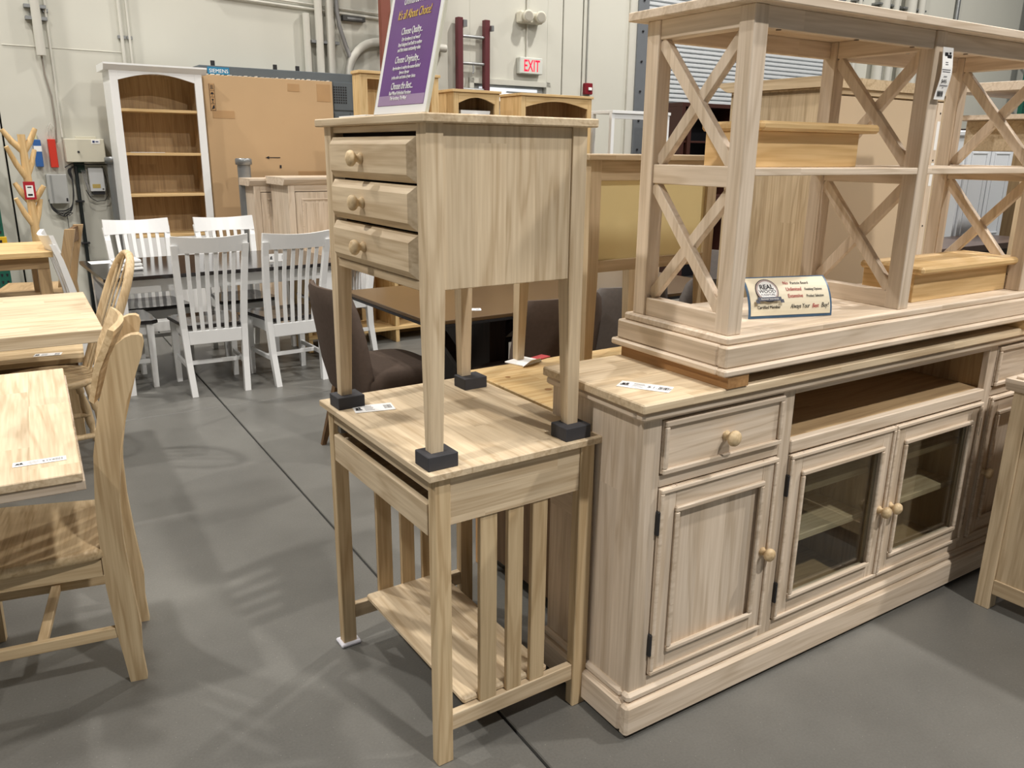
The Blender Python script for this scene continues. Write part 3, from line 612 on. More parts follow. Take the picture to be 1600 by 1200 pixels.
# local x along the sign (towards camera right), local -y faces the viewer, leaning back
ln = rad(13); R_ = Matrix.Rotation(-ln, 4, 'X'); SW, SHH = 0.212, 0.264
def lean(name, mat, *bx, b=0.0006):
    q = M()
    for a in bx: q.box(*a, b=b, mat=R_)
    return q.build(name, mat, t)
lean('frame', PAPER, (0, SW, 0.0, 0.002, 0, SHH)); lean('acrylic_edge', plain('clear_acrylic_edge', (216, 214, 196), 0.1, spec=0.8), (-0.002, 0, 0, 0.006, 0, SHH), (SW, SW + 0.004, 0, 0.006, 0, SHH), (0, SW, 0.002, 0.006, 0, SHH))
M().bar((SW / 2, 0.075, 0.0012), (SW / 2, 0.010, 0.0012), 0.09, 0.002).build('foot', MATS['clear_acrylic_edge'], t)
PU = plain('sign_purple', (98, 44, 128), 0.3, noise=0.10, scale=9); lean('purple_print', PU, (0.012, SW - 0.012, -0.0006, 0.0, 0.016, SHH - 0.014))
lean('print_fade', plain('sign_lilac', (158, 132, 168), 0.35, noise=0.10), (0.0125, SW - 0.0125, -0.0009, -0.0006, 0.0165, 0.036))
GOLD = plain('gold_print', (226, 190, 84), 0.4)
def sline(s, x, z, size, mat=PAPER, sh=0.18, sx=0.62, al='CENTER'):
    z *= 0.915; size *= 0.95
    text(s, size, t, R_ @ frame((x, -0.0012, z), (1, 0, 0), (0, 0, 1)), mat, align=al, shear=sh, sx=sx, ext=0.0003)
sline('Why', 0.080, 0.252, 0.030, sx=0.75); sline('Unfinished Furniture?', 0.118, 0.232, 0.024); sline("It's all About Choice!", 0.106, 0.202, 0.026, GOLD)
sline('Choose Quality...', 0.108, 0.168, 0.0205); sline('Our furniture is real wood', 0.108, 0.154, 0.0115); sline('hand designed and built to endure', 0.108, 0.143, 0.0115); sline('and that means outstanding value.', 0.108, 0.132, 0.0115)
sline('Choose Originality...', 0.108, 0.108, 0.0205); sline('Any furniture is ready to be custom finished', 0.108, 0.094, 0.0105); sline('by us or by you', 0.104, 0.084, 0.0105); sline('in the colors and stains of your choice.', 0.104, 0.074, 0.0105)
sline('Choose the Best...', 0.104, 0.052, 0.0205); sline('Real Wood Unfinished Furniture', 0.100, 0.040, 0.0115); sline('The Furniture, The Way!', 0.096, 0.029, 0.0115)

# ---- media console
CO = (0.2854, 1.6564); CY = 0.5719; CW, CD, CH = 2.01, 0.385, 0.8753
t = thing('media_console', 'long pale wood media console with glass doors and drawers', 'cabinet', (*CO, 0), CY)
KP = lambda a, s=0.0: wood('pink', a, s)
B('top', wood('pale', 'x', 0.07), t, (0, CW, 0, CD, CH - 0.022, CH), b=0.003)
B('neck', KP('x'), t, (0.024, CW - 0.024, 0.024, CD, CH - 0.026, CH - 0.0215), b=0)
B('side_panel', KP('z', 0.07), t, (0.030, 0.048, 0.048, CD - 0.006, 0.10, CH - 0.046)); B('side_panel', KP('z', 0.07), t, (CW - 0.048, CW - 0.030, 0.048, CD - 0.006, 0.10, CH - 0.046))
for (a, b_) in ((0.030, 0.085), (0.495, 0.540), (1.470, 1.515), (1.925, CW - 0.030)): B('stile', KP('z'), t, (a, b_, 0.030, 0.050, 0.10, CH - 0.046))
for (a, b_) in ((0.085, 0.495), (1.515, 1.925)):
    B('rail', KP('x'), t, (a, b_, 0.030, 0.050, 0.655, 0.684)); B('rail', KP('x'), t, (a, b_, 0.030, 0.050, 0.820, CH - 0.046)); B('rail', KP('x'), t, (a, b_, 0.030, 0.050, 0.115, 0.150))
B('rail', KP('x'), t, (0.540, 1.470, 0.030, 0.050, 0.812, CH - 0.046)); B('rail', KP('x'), t, (0.540, 1.470, 0.026, 0.050, 0.650, 0.686), b=0.003); B('rail', KP('x'), t, (0.540, 1.470, 0.030, 0.050, 0.115, 0.155))
B('open_shelf', wood('tan', 'x', 0.08), t, (0.512, 1.498, 0.050, CD - 0.02, 0.664, 0.684))
for x in (0.505, 1.485): B('partition', wood('tan', 'z', 0.08), t, (x, x + 0.018, 0.050, CD - 0.015, 0.12, CH - 0.046))
B('back_panel', wood('tan', 'x'), t, (0.048, CW - 0.048, CD - 0.012, CD - 0.006, 0.10, CH - 0.046)); B('bottom_board', wood('tan', 'x'), t, (0.048, CW - 0.048, 0.050, CD - 0.012, 0.13, 0.148))
for z in (0.345, 0.495): B('inner_shelf', wood('pale', 'x'), t, (0.525, 1.484, 0.085, CD - 0.03, z - 0.014, z + 0.006))
B('centre_partition', wood('tan', 'z'), t, (0.996, 1.012, 0.08, CD - 0.015, 0.148, 0.655))
B('gap_sheet', MATS['drawer_gap_shade'], t, (0.09, 0.49, 0.060, 0.064, 0.68, 0.82), (1.52, 1.92, 0.060, 0.064, 0.68, 0.82))  # thin dark sheets put shade into the gaps round the console drawers
B('foot', BLACK, t, (0.05, CW - 0.05, 0.05, CD - 0.02, 0.0, 0.0125))  # recessed base painted black as the shadow gap under the plinth
B('side_rail', KP('y'), t, (0.027, 0.030, 0.215, CD - 0.01, 0.50, 0.560)); B('side_moulding', KP('y'), t, (0.019, 0.030, 0.215, CD - 0.01, 0.560, 0.572), b=0.003)
def tier(name, t, x0, x1, y0, y1, z0, z1, b, matf, s=0.03):
    B(name, matf('x'), t, (x0, x1, y0, y0 + s, z0, z1), b=b)
    for (a, c) in ((x0, x0 + s), (x1 - s, x1)):
        q = M(); q.box(a, c, y0 + s, y1, z0, z1, b=b); q.build(name + '_end', matf('y'), t)
    B(name + '_core', matf('x'), t, (x0 + s, x1 - s, y0 + s, y1, z0 + .001, z1 - .0005), b=0)
def bead(q, x0, x1, z0, z1, y, w=0.010, d_=0.007):
    q.box(x0, x1, y - d_, y, z1 - w, z1, b=0.003); q.box(x0, x1, y - d_, y, z0, z0 + w, b=0.003); q.box(x0, x0 + w, y - d_, y, z0 + w, z1 - w, b=0.003); q.box(x1 - w, x1, y - d_, y, z0 + w, z1 - w, b=0.003)
tier('plinth', t, 0.008, CW - 0.008, 0.008, CD, 0.012, 0.098, 0.007, KP); tier('plinth_cap', t, 0.019, CW - 0.019, 0.019, CD, 0.0975, 0.122, 0.007, KP); tier('top_moulding', t, 0.010, CW - 0.010, 0.010, CD, CH - 0.046, CH - 0.025, 0.006, KP)
def cdrawer(x0, x1, z0, z1, kx):
    d_ = B('drawer', KP('x'), t, (x0, x1, 0.027, 0.045, z0, z1)); q = M(); bead(q, x0, x1, z0, z1, 0.027, 0.014, 0.009); q.build('moulding', KP('x'), d_)
    knob(d_, (kx, 0.027, (z0 + z1) / 2 - 0.006), (0, -1, 0), wood('ash', 'y'), 0.020, 0.040)
def cdoor(x0, x1, z0, z1, glass, hx, kx, kz):
    d_ = thing_part = bpy.data.objects.new('glass_door' if glass else 'door', None); COL.objects.link(d_); d_.parent = t
    s = 0.052
    for (a, b_) in ((x0, x0 + s), (x1 - s, x1)): B('door_stile', KP('z'), d_, (a, b_, 0.025, 0.045, z0, z1))
    for (a, b_) in ((z0, z0 + s + 0.004), (z1 - s - 0.004, z1)): B('door_rail', KP('x'), d_, (x0 + s, x1 - s, 0.025, 0.045, a, b_))
    q = M(); bead(q, x0, x1, z0, z1, 0.025, 0.011, 0.007); q.build('outer_moulding', KP('x'), d_)
    q = M(); bead(q, x0 + s - 0.004, x1 - s + 0.004, z0 + s, z1 - s, 0.025, 0.014, 0.010); q.build('panel_moulding', KP('x'), d_)
    if glass:
        B('pane', GLASS, d_, (x0 + s, x1 - s, 0.034, 0.037, z0 + s, z1 - s), b=0)
    else: B('panel', KP('z', 0.09), d_, (x0 + s, x1 - s, 0.034, 0.042, z0 + s, z1 - s))
    knob(d_, (kx, 0.0255, kz), (0, -1, 0), wood('ash', 'y'), 0.018, 0.038)
    for z in (z0 + 0.055, z1 - 0.115): B('hinge', BLACK, d_, (hx - 0.004, hx + 0.004, 0.020, 0.034, z, z + 0.060), b=0.001)
gm = bpy.data.materials.new('cabinet_glass'); gm.use_nodes = True; nt = gm.node_tree; nt.nodes.clear()
o_ = nt.nodes.new('ShaderNodeOutputMaterial'); tr_ = nt.nodes.new('ShaderNodeBsdfTransparent'); gl = nt.nodes.new('ShaderNodeBsdfGlossy'); gl.inputs['Roughness'].default_value = 0.03
lw_ = nt.nodes.new('ShaderNodeLayerWeight'); fr_ = nt.nodes.new('ShaderNodeMapRange'); nt.links.new(lw_.outputs['Facing'], fr_.inputs['Value']); fr_.inputs['From Min'].default_value = 0.3; fr_.inputs['To Min'].default_value = 0.03; fr_.inputs['To Max'].default_value = 0.4; mx_ = nt.nodes.new('ShaderNodeMixShader'); tr_.inputs[0].default_value = (0.86, 0.88, 0.86, 1)
nt.links.new(fr_.outputs[0], mx_.inputs[0]); nt.links.new(tr_.outputs[0], mx_.inputs[1]); nt.links.new(gl.outputs[0], mx_.inputs[2]); nt.links.new(mx_.outputs[0], o_.inputs[0])
GLASS = gm
cdrawer(0.088, 0.492, 0.688, 0.818, 0.292); cdrawer(1.518, 1.922, 0.688, 0.818, 1.72)
cdoor(0.088, 0.492, 0.154, 0.651, False, 0.086, 0.468, 0.390); cdoor(1.518, 1.922, 0.154, 0.651, False, 1.924, 1.542, 0.390)
cdoor(0.543, 1.003, 0.159, 0.645, True, 0.541, 0.978, 0.386); cdoor(1.007, 1.467, 0.159, 0.645, True, 1.469, 1.032, 0.386)
p = P2(CO, CY, 0.045, 0.150)
price_tag('white price tag lying on the left end of the media console top', (p[0], p[1], CH + 0.0002), (math.cos(CY - 1.0), math.sin(CY - 1.0), 0), (math.cos(CY + .57), math.sin(CY + .57), 0), L=0.125, H=0.050, price='$1,349')

# ---- cross braced shelf unit on the console
XO = (0.486, 1.7752); XY = 0.569; XZ = 0.9052
bw = lambda a: wood('orange', a)
bt = {'g': 'wooden bearers under the cross braced shelf'}
for (x, lab) in ((0.016, 'orange brown wooden bearer under the left end of the shelf unit'), (1.345, 'orange brown wooden bearer under the right end of the shelf unit')):
    p = P2(XO, XY, x, 0.0); o = thing('bearer_board', lab, 'board', (p[0], p[1], CH), XY, bt['g']); B('board', bw('y') if x < 1 else wood('honey', 'y'), o, (0, 0.07, 0.005, 0.385, 0.0, XZ - CH - 0.0004), b=0.001)
t = thing('shelf_unit', 'pale wood open shelf unit with cross braced sides on the console', 'shelf', (*XO, XZ), XY)
LX, DX = 1.42, 0.412
tier('base_foot', t, 0, LX, 0, DX, 0, 0.017, 0.004, KP); tier('base_plinth', t, 0.011, LX - 0.011, 0.011, DX - 0.011, 0.017, 0.068, 0.004, KP); B('base_board', KP('x', 0.055), t, (0.023, LX - 0.023, 0.023, DX - 0.023, 0.068, 0.087), b=0.004)
ZT = 0.796; PS = 0.044
for x in (0.0386, 0.700, 1.337):
    for y in (0.0386, DX - 0.0386 - PS): B('post', wood('pink', 'z'), t, (x, x + PS, y, y + PS, 0.087, ZT), b=0.002)
    y0, y1 = 0.0386 + PS, DX - 0.0386 - PS; xa, xb = x + 0.010, x + 0.034
    B('side_rail', KP('y'), t, (x + .004, x + .040, y0, y1, 0.752, ZT)); B('side_rail', KP('y'), t, (x + .004, x + .040, y0, y1, 0.420, 0.466)); B('side_rail', KP('y'), t, (x + .004, x + .040, y0, y1, 0.087, 0.133))
    for (z0, z1) in ((0.133, 0.420), (0.466, 0.752)):
        for k, (za, zb) in enumerate(((z0 + .004, z1 - .004), (z1 - .004, z0 + .004))):
            M().bar((x + 0.018 + 0.010 * k, y0, za), (x + 0.018 + 0.010 * k, y1, zb), 0.020, 0.028, (0, 0, 1)).build('cross_brace', wood('pink', 'z'), t)
B('top', wood('pink', 'x', 0.06), t, (0.005, LX - 0.005, 0.005, DX - 0.005, ZT, 0.8164), b=0.002)
for (a, b_) in ((0.0826, 0.700), (0.744, 1.337)):
    for y in (0.044, DX - 0.062): B('apron', KP('x', 0.30), t, (a, b_, y, y + 0.018, 0.752, ZT))
    B('shelf', wood('pink', 'x', 0.09), t, (a, b_, 0.040, DX - 0.045, 0.4465, 0.463))
q = M()
for x in (0.13, 0.40, 0.62, 0.86, 1.18): q.lathe([(0.006, 0), (0.006, 0.002)], (x, 0.053, 0.7505), (0, 0, 1), 8)
q.build('screw_hole', plain('screw_brown', (86, 66, 44), 0.6), t)['kind'] = 'stuff'; M().lathe([(0.010, 0), (0.010, 0.006)], (0.86, DX - 0.19, 0.775), (0, -1, 0), 10).build('bolt', STEEL, t)
# pine display boxes
def ledge(label, u, w, z, L, D, H, tone='honey', group=None):
    p = P2(XO, XY, u, w); t = thing('display_box', label, 'box', (p[0], p[1], z), XY, group)
    B('front_board', wood(tone, 'x', 0.10), t, (0, L, 0, 0.016, 0, H)); B('end_board', wood(tone, 'y'), t, (0, 0.016, 0.016, D, 0, H)); B('end_board', wood(tone, 'y'), t, (L - 0.016, L, 0.016, D, 0, H)); B('back_board', wood(tone, 'x'), t, (0.016, L - 0.016, D - 0.016, D, 0, H))
    B('lid', wood(tone, 'x', 0.10), t, (-0.01, L + 0.045, -0.028, D + 0.01, H, H + 0.022), b=0.009)
ledge('low honey wood box with overhanging lid on the middle shelf', 0.175, 0.13, XZ + 0.4632, 0.39, 0.16, 0.083, group='low wooden boxes on the shelf unit')
ledge('low honey wood box with rounded lid on the shelf base', 0.835, 0.085, XZ + 0.0872, 0.50, 0.165, 0.082, group='low wooden boxes on the shelf unit')
# tent card sign
p = P2(XO, XY, 0.232, 0.150)
t = thing('tent_card', 'curved cream tent card sign on the shelf base, certified member', 'sign', (p[0], p[1], XZ + 0.0875), XY - 0.30)
def curved(y_off, x0, x1, f0, f1, name, mat):
    q = M(); n = 10; vs = []; fs = []
    for i in range(n + 1):
        f = f0 + (f1 - f0) * i / n; a = f * rad(62); R1 = 0.098
        y = 0.060 * (1 - math.cos(a)) * 1.7 + y_off * math.cos(a); z = R1 * math.sin(a) / math.sin(rad(62)) + 0.001 - y_off * math.sin(a) * .6
        for x in (x0, x1): vs += [(x, y, z), (x, y + 0.0012, z - 0.0006)]
    for i in range(n):
        o = 4 * i; fs += [(o, o + 2, o + 6, o + 4), (o + 1, o + 5, o + 7, o + 3), (o, o + 4, o + 5, o + 1), (o + 2, o + 3, o + 7, o + 6)]
    fs += [(0, 1, 3, 2), (4 * n, 4 * n + 2, 4 * n + 3, 4 * n + 1)]
    q.add(vs, fs, None, False); return q.build(name, mat, t)
NAVY = plain('card_blue', (70, 100, 130), 0.4); CREAM = plain('card_cream', (236, 226, 200), 0.5, noise=0.03)
curved(0.0, 0, 0.245, 0, 1, 'card', NAVY); curved(-0.0014, 0.006, 0.239, 0.06, 0.955, 'card_face', CREAM)
def ccurve(f):
    a = f * rad(62); return (0.060 * (1 - math.cos(a)) * 1.7, 0.098 * math.sin(a) / math.sin(rad(62)) + 0.001)
def cline(s, x, f, size, mat, sx=0.9, al='LEFT', shear=0.0, bold=0.0):
    y, z = ccurve(f); y2, z2 = ccurve(f + 0.08)
    nv = Vector((0, -(z2 - z), y2 - y)).normalized() * 0.0022
    text(s, size, t, frame((x, y + nv.y, z + nv.z), (1, 0, 0), (0, y2 - y, z2 - z)), mat, align=al, sx=sx, ext=0.0002, shear=shear, bold=bold)
y, z = ccurve(0.60); y2, z2 = ccurve(0.70); nrm = Vector((0, -(z2 - z), (y2 - y))).normalized()
RIM = plain('emblem_brown', (120, 96, 88), 0.5)
ctr = (0.058, y - 0.0016, z + 0.0006)
M().lathe([(0.033, 0), (0.033, 0.0006)], ctr, nrm, 28).build('emblem_rim', INK, t); M().lathe([(0.031, 0), (0.031, 0.001)], ctr, nrm, 28).build('emblem_ring', plain('emblem_taupe', (176, 156, 150), 0.5), t); M().lathe([(0.0265, 0), (0.0265, 0.0014)], ctr, nrm, 28).build('emblem_disc', PAPER, t)
def eline(s, dz, size, mat, bold=0.0, sx=1.0):
    q = frame(ctr, (1, 0, 0), (0, y2 - y, z2 - z)); q = q @ Matrix.Translation((0, dz, 0.0017)); text(s, size, t, q, mat, align='CENTER', ext=0.0002, bold=bold, sx=sx)
eline('REAL', 0.004, 0.0185, INK, 0.0004, 0.95); eline('WOOD', -0.007, 0.0125, INK, 0.0001, 1.15); eline('FURNITURE', -0.0155, 0.0088, GREYINK, 0.0, 0.9)
q = frame(ctr, (1, 0, 0), (0, y2 - y, z2 - z)); rb_ = M()
rb_.box(-0.034, 0.034, -0.0305, -0.0195, 0.0018, 0.0026, b=0, mat=q); rb_.box(-0.040, -0.030, -0.036, -0.0265, 0.0012, 0.0018, b=0, mat=q); rb_.box(0.030, 0.040, -0.036, -0.0265, 0.0012, 0.0018, b=0, mat=q); rb_.build('emblem_ribbon', plain('ribbon_navy', (26, 34, 60), 0.5), t)
text('PERMANENT SOLID WOOD', 0.0066, t, q @ Matrix.Translation((0, -0.0275, 0.003)), PAPER, align='CENTER', ext=0.0001, sx=0.62)
REDI = plain('red_ink', (180, 50, 54), 0.5)
cline('Certified Member', 0.058, 0.20, 0.0115, INK, al='CENTER', sx=0.8); cline('No', 0.110, 0.735, 0.0135, REDI); cline('Particle Board', 0.132, 0.735, 0.0115, INK, sx=0.8)
cline('Unlimited', 0.114, 0.575, 0.0145, REDI, sx=0.80); cline('Finishing Options', 0.169, 0.575, 0.0105, INK, sx=0.70); cline('Extensive', 0.116, 0.42, 0.0145, REDI, sx=0.80); cline('Product Selection', 0.171, 0.42, 0.0105, INK, sx=0.68)
cline('Always Your', 0.120, 0.19, 0.0165, INK, sx=0.66, shear=0.35); cline('Best', 0.184, 0.19, 0.0155, REDI, sx=0.72, shear=0.35); cline('Buy!', 0.211, 0.19, 0.0175, INK, sx=0.72, shear=0.35)
# hanging tag on the middle post
def tall_tag(label, org, xdir, W_, H_, price):
    o = bpy.data.objects.new('price_tag', None); COL.objects.link(o); o.matrix_world = frame(org, xdir, (0, 0, 1)); tag(o, label, 'tag')
    q = M(); n = 8; vs = []; fs = []
    for i in range(n + 1):
        f = i / n; y = -H_ * f; z = 0.006 * math.sin(f * math.pi) ** 2; x = -0.010 * f * f
        vs += [(x, y, z), (x + W_, y, z), (x + W_, y, z + .0008), (x, y, z + .0008)]
    for i in range(n):
        a = 4 * i; fs += [(a + k, a + (k + 1) % 4, a + 4 + (k + 1) % 4, a + 4 + k) for k in range(4)]
    fs += [(0, 3, 2, 1), (4 * n, 4 * n + 1, 4 * n + 2, 4 * n + 3)]
    q.add(vs, fs); q.build('card', PAPER, o)
    zz = lambda f: 0.006 * math.sin(f * math.pi) ** 2 + 0.0012
    k = M()
    x = W_ * .18
    r = random.Random(4)
    while x < W_ * .72:
        w = r.choice((.0007, .0012, .0018)); k.box(x - .009, x + w - .009, -H_ * .94, -H_ * .80, zz(.87), zz(.87) + .0003, b=0); x += w + .0011
    k.build('barcode', INK, o)['kind'] = 'stuff'
    q = M(); q.box(W_ * .2, W_ * .5, -H_ * .17, -H_ * .10, zz(.14), zz(.14) + .0003, b=0); q.box(W_ * .45, W_ * .85, -H_ * .21, -H_ * .14, zz(.17), zz(.17) + .0003, b=0); q.box(W_ * .62, W_ * .8, -H_ * .13, -H_ * .09, zz(.11), zz(.11) + .0003, b=0); q.build('logo', INK, o)['kind'] = 'stuff'
    g = M()
    for f, a, b_ in ((.28, .35, .6), (.32, .35, .6), (.42, .05, .85), (.46, .1, .85), (.55, .3, .6), (.72, .1, .85), (.76, .4, .5)): g.box(W_ * a - .003, W_ * b_ - .003, -H_ * f - .0018, -H_ * f, zz(f), zz(f) + .0003, b=0)
    g.build('fine_print', GREYINK, o)['kind'] = 'stuff'
    text(price, 0.0125, o, frame((W_ * .10, -H_ * .68, zz(.65)), (1, 0, 0), (0, 1, 0)), INK, ext=0.0002, sx=0.9)
p = P2(XO, XY, 0.716, 0.030)
tall_tag('long white price tag hanging from the apron of the shelf unit', (p[0], p[1], XZ + 0.757), (math.cos(XY), math.sin(XY), 0), 0.046, 0.125, '$495')

# ---- pine blanket chest behind the side table
PO = (0.184, 2.08)
t = thing('pine_chest', 'low knotty pine chest between side table and console', 'chest', (*PO, 0), YAW)
pm = wood('pine', 'x', 0.09)
B('top', pm, t, (0, 1.05, 0, 0.60, 0.675, 0.70), b=0.003); B('front_board', wood('brown', 'z', 0.1), t, (0.03, 0.045, 0.03, 0.57, 0.06, 0.675)); B('front_board', wood('orange', 'x'), t, (0.045, 1.02, 0.03, 0.045, 0.06, 0.675)); B('back_board', wood('orange', 'x'), t, (0.045, 1.02, 0.555, 0.57, 0.06, 0.675)); B('end_board', wood('orange', 'z'), t, (1.02, 1.035, 0.03, 0.57, 0.06, 0.675))  # left board is browner: the shade on that side is put into its tone
for x in (0.02, 0.98):
    for y in (0.02, 0.53): B('leg', wood('orange', 'z'), t, (x, x + 0.05, y, y + 0.05, 0, 0.675))
kn = M()
for (x, y, r) in ((0.10, 0.28, 0.012), (0.16, 0.10, 0.010), (0.20, 0.42, 0.016), (0.07, 0.46, 0.009)): kn.lathe([(r, 0), (r, 0.0004)], (x, y, 0.70), (0, 0, 1), 12)
kn.build('knot', plain('pine_knot', (150, 106, 58), 0.6, noise=0.2, scale=60), t)
n2 = nightstand('second nightstand seen from behind with a yellow back panel', (*P2((0.215, 2.372), YAW, 0, 0.427), 0.706), YAW - rad(90), YB, 'oak')
bpn = [c for c in kids(n2) if c.name.startswith('back_panel')][0]
p = P2((0.215, 2.372), YAW, 0.035, 0.36)
o = thing('foam_wrap', 'crumpled white foam wrap with red print under the far nightstand leg', 'wrap', (p[0], p[1], 0.70), YAW + 0.3)
q = M(); q.box(-0.05, 0.05, -0.035, 0.05, 0.0, 0.0055, b=0.002); q.add([(-0.06, -0.04, 0.004), (-0.03, -0.05, 0.022), (0.03, -0.045, 0.018), (0.05, -0.03, 0.005), (-0.05, -0.03, 0.002)], [(0, 1, 4), (1, 2, 3, 4)]); q.build('foam_sheet', PAPER, o)
B('red_print', REDI, o, (0.055, 0.12, -0.02, 0.02, 0.0, 0.004), b=0.001)

# ---- right hand chest (near right edge)
t = thing('chest_of_drawers', 'pale wood chest at the right edge in front of the console', 'chest', (1.512, 2.335, 0), YAW)
B('corner_post', wood('oak', 'z'), t, (0, 0.045, -0.045, 0, 0, 0.735)); B('corner_post', wood('oak', 'z'), t, (0, 0.045, -0.90, -0.855, 0, 0.735)); B('side_panel', wood('oak', 'z', 0.07), t, (0.008, 0.02, -0.855, -0.045, 0.10, 0.735)); B('bottom_rail', wood('oak', 'y'), t, (0.003, 0.024, -0.855, -0.045, 0.055, 0.105))
B('back_panel', wood('oak', 'z', 0.07), t, (0.045, 0.46, -0.02, -0.008, 0.10, 0.735)); B('corner_post', wood('oak', 'z'), t, (0.44, 0.485, -0.045, 0, 0, 0.735)); B('corner_post', wood('oak', 'z'), t, (0.44, 0.485, -0.90, -0.855, 0, 0.735))
M().prism([(-0.008, 0.722), (-0.022, 0.748), (-0.022, 0.760), (0.50, 0.760), (0.50, 0.722)], 'y', -0.92, 0.02).build('crown', wood('pink', 'y'), t)
B('top', wood('pink', 'y', 0.08), t, (0.0, 0.48, -0.90, 0.0, 0.7605, 0.768))
o = thing('round_board', 'round wooden board lying on the right edge chest', 'board', (*P2((1.512, 2.335), YAW, 0.19, -0.21), 0.7685), YAW); M().lathe([(0.178, 0), (0.18, 0.004), (0.18, 0.020), (0.174, 0.024)], (0, 0, 0), (0, 0, 1), 40).build('disc', wood('tan', 'y'), o)

# ================================================================== LEFT SIDE
def slab_table(label, nr, yaw, L, D, z, th, tone, legx, lower=0.0, axis='x'):
    """nr: world position of the near right corner; table runs to -x (local) and +y."""
    t = thing('dining_table', label, 'table', (nr[0], nr[1], 0), yaw)
    B('table_top', wood(tone, axis, 0.10), t, (-L, 0, 0, D, z - th, z), b=0.002)
    return t
t = slab_table('pale wood tabletop at the left edge nearest the camera, with label', (-0.956, 1.672), 0.53, 1.4, 1.02, 0.70, 0.020, 'pale', 0, axis='y')
B('leaf', wood('pink', 'x', 0.05), t, (-1.395, 0.004, 0.006, 1.01, 0.656, 0.679), b=0.002); B('pedestal', wood('ash', 'z'), t, (-0.95, -0.82, 0.40, 0.53, 0.05, 0.656)); B('foot', wood('ash', 'x'), t, (-1.25, -0.52, 0.43, 0.50, 0, 0.06)); 
p = (-1.02 * 1.1024, 1.536 * 1.1024)
price_tag('white price tag on the nearest tabletop at the left edge', (p[0], p[1], 0.7002), (0.87, 0.49, 0), (-0.49, 0.87, 0), L=0.108, H=0.030, price='$399')
t = slab_table('thick pale wood table behind the nearest one at the left edge', (-1.63, 3.147), 0.547, 1.6, 0.99, 0.70, 0.052, 'pale', 0)
TS = B('pedestal', wood('tan', 'z'), t, (-0.78, -0.44, 0.30, 0.40, 0.05, 0.648)); B('foot', wood('ash', 'y'), t, (-0.70, -0.50, 0.05, 0.94, 0, 0.05))
# bench
bo = (-2.086, 3.813); t = thing('bench', 'plain wood bench with a label, under the thick table', 'bench', (bo[0], bo[1], 0), 0.50)
B('seat_board', wood('ash', 'x'), t, (-1.0, 0, 0, 0.34, 0.385, 0.41)); B('side_rail', wood('brown', 'x'), t, (-0.95, -0.03, 0.02, 0.04, 0.31, 0.385))
for (x, y) in ((-0.09, 0.02), (-0.96, 0.02), (-0.09, 0.27), (-0.96, 0.27)): B('leg', wood('ash', 'z'), t, (x, x + 0.05, y, y + 0.05, 0, 0.385))
price_tag('white price tag lying on the wooden bench', (*P2(bo, 0.50, -0.22, 0.11), 0.4103), (math.cos(.35), math.sin(.35), 0), (-math.sin(.35), math.cos(.35), 0), L=0.12, H=0.06)

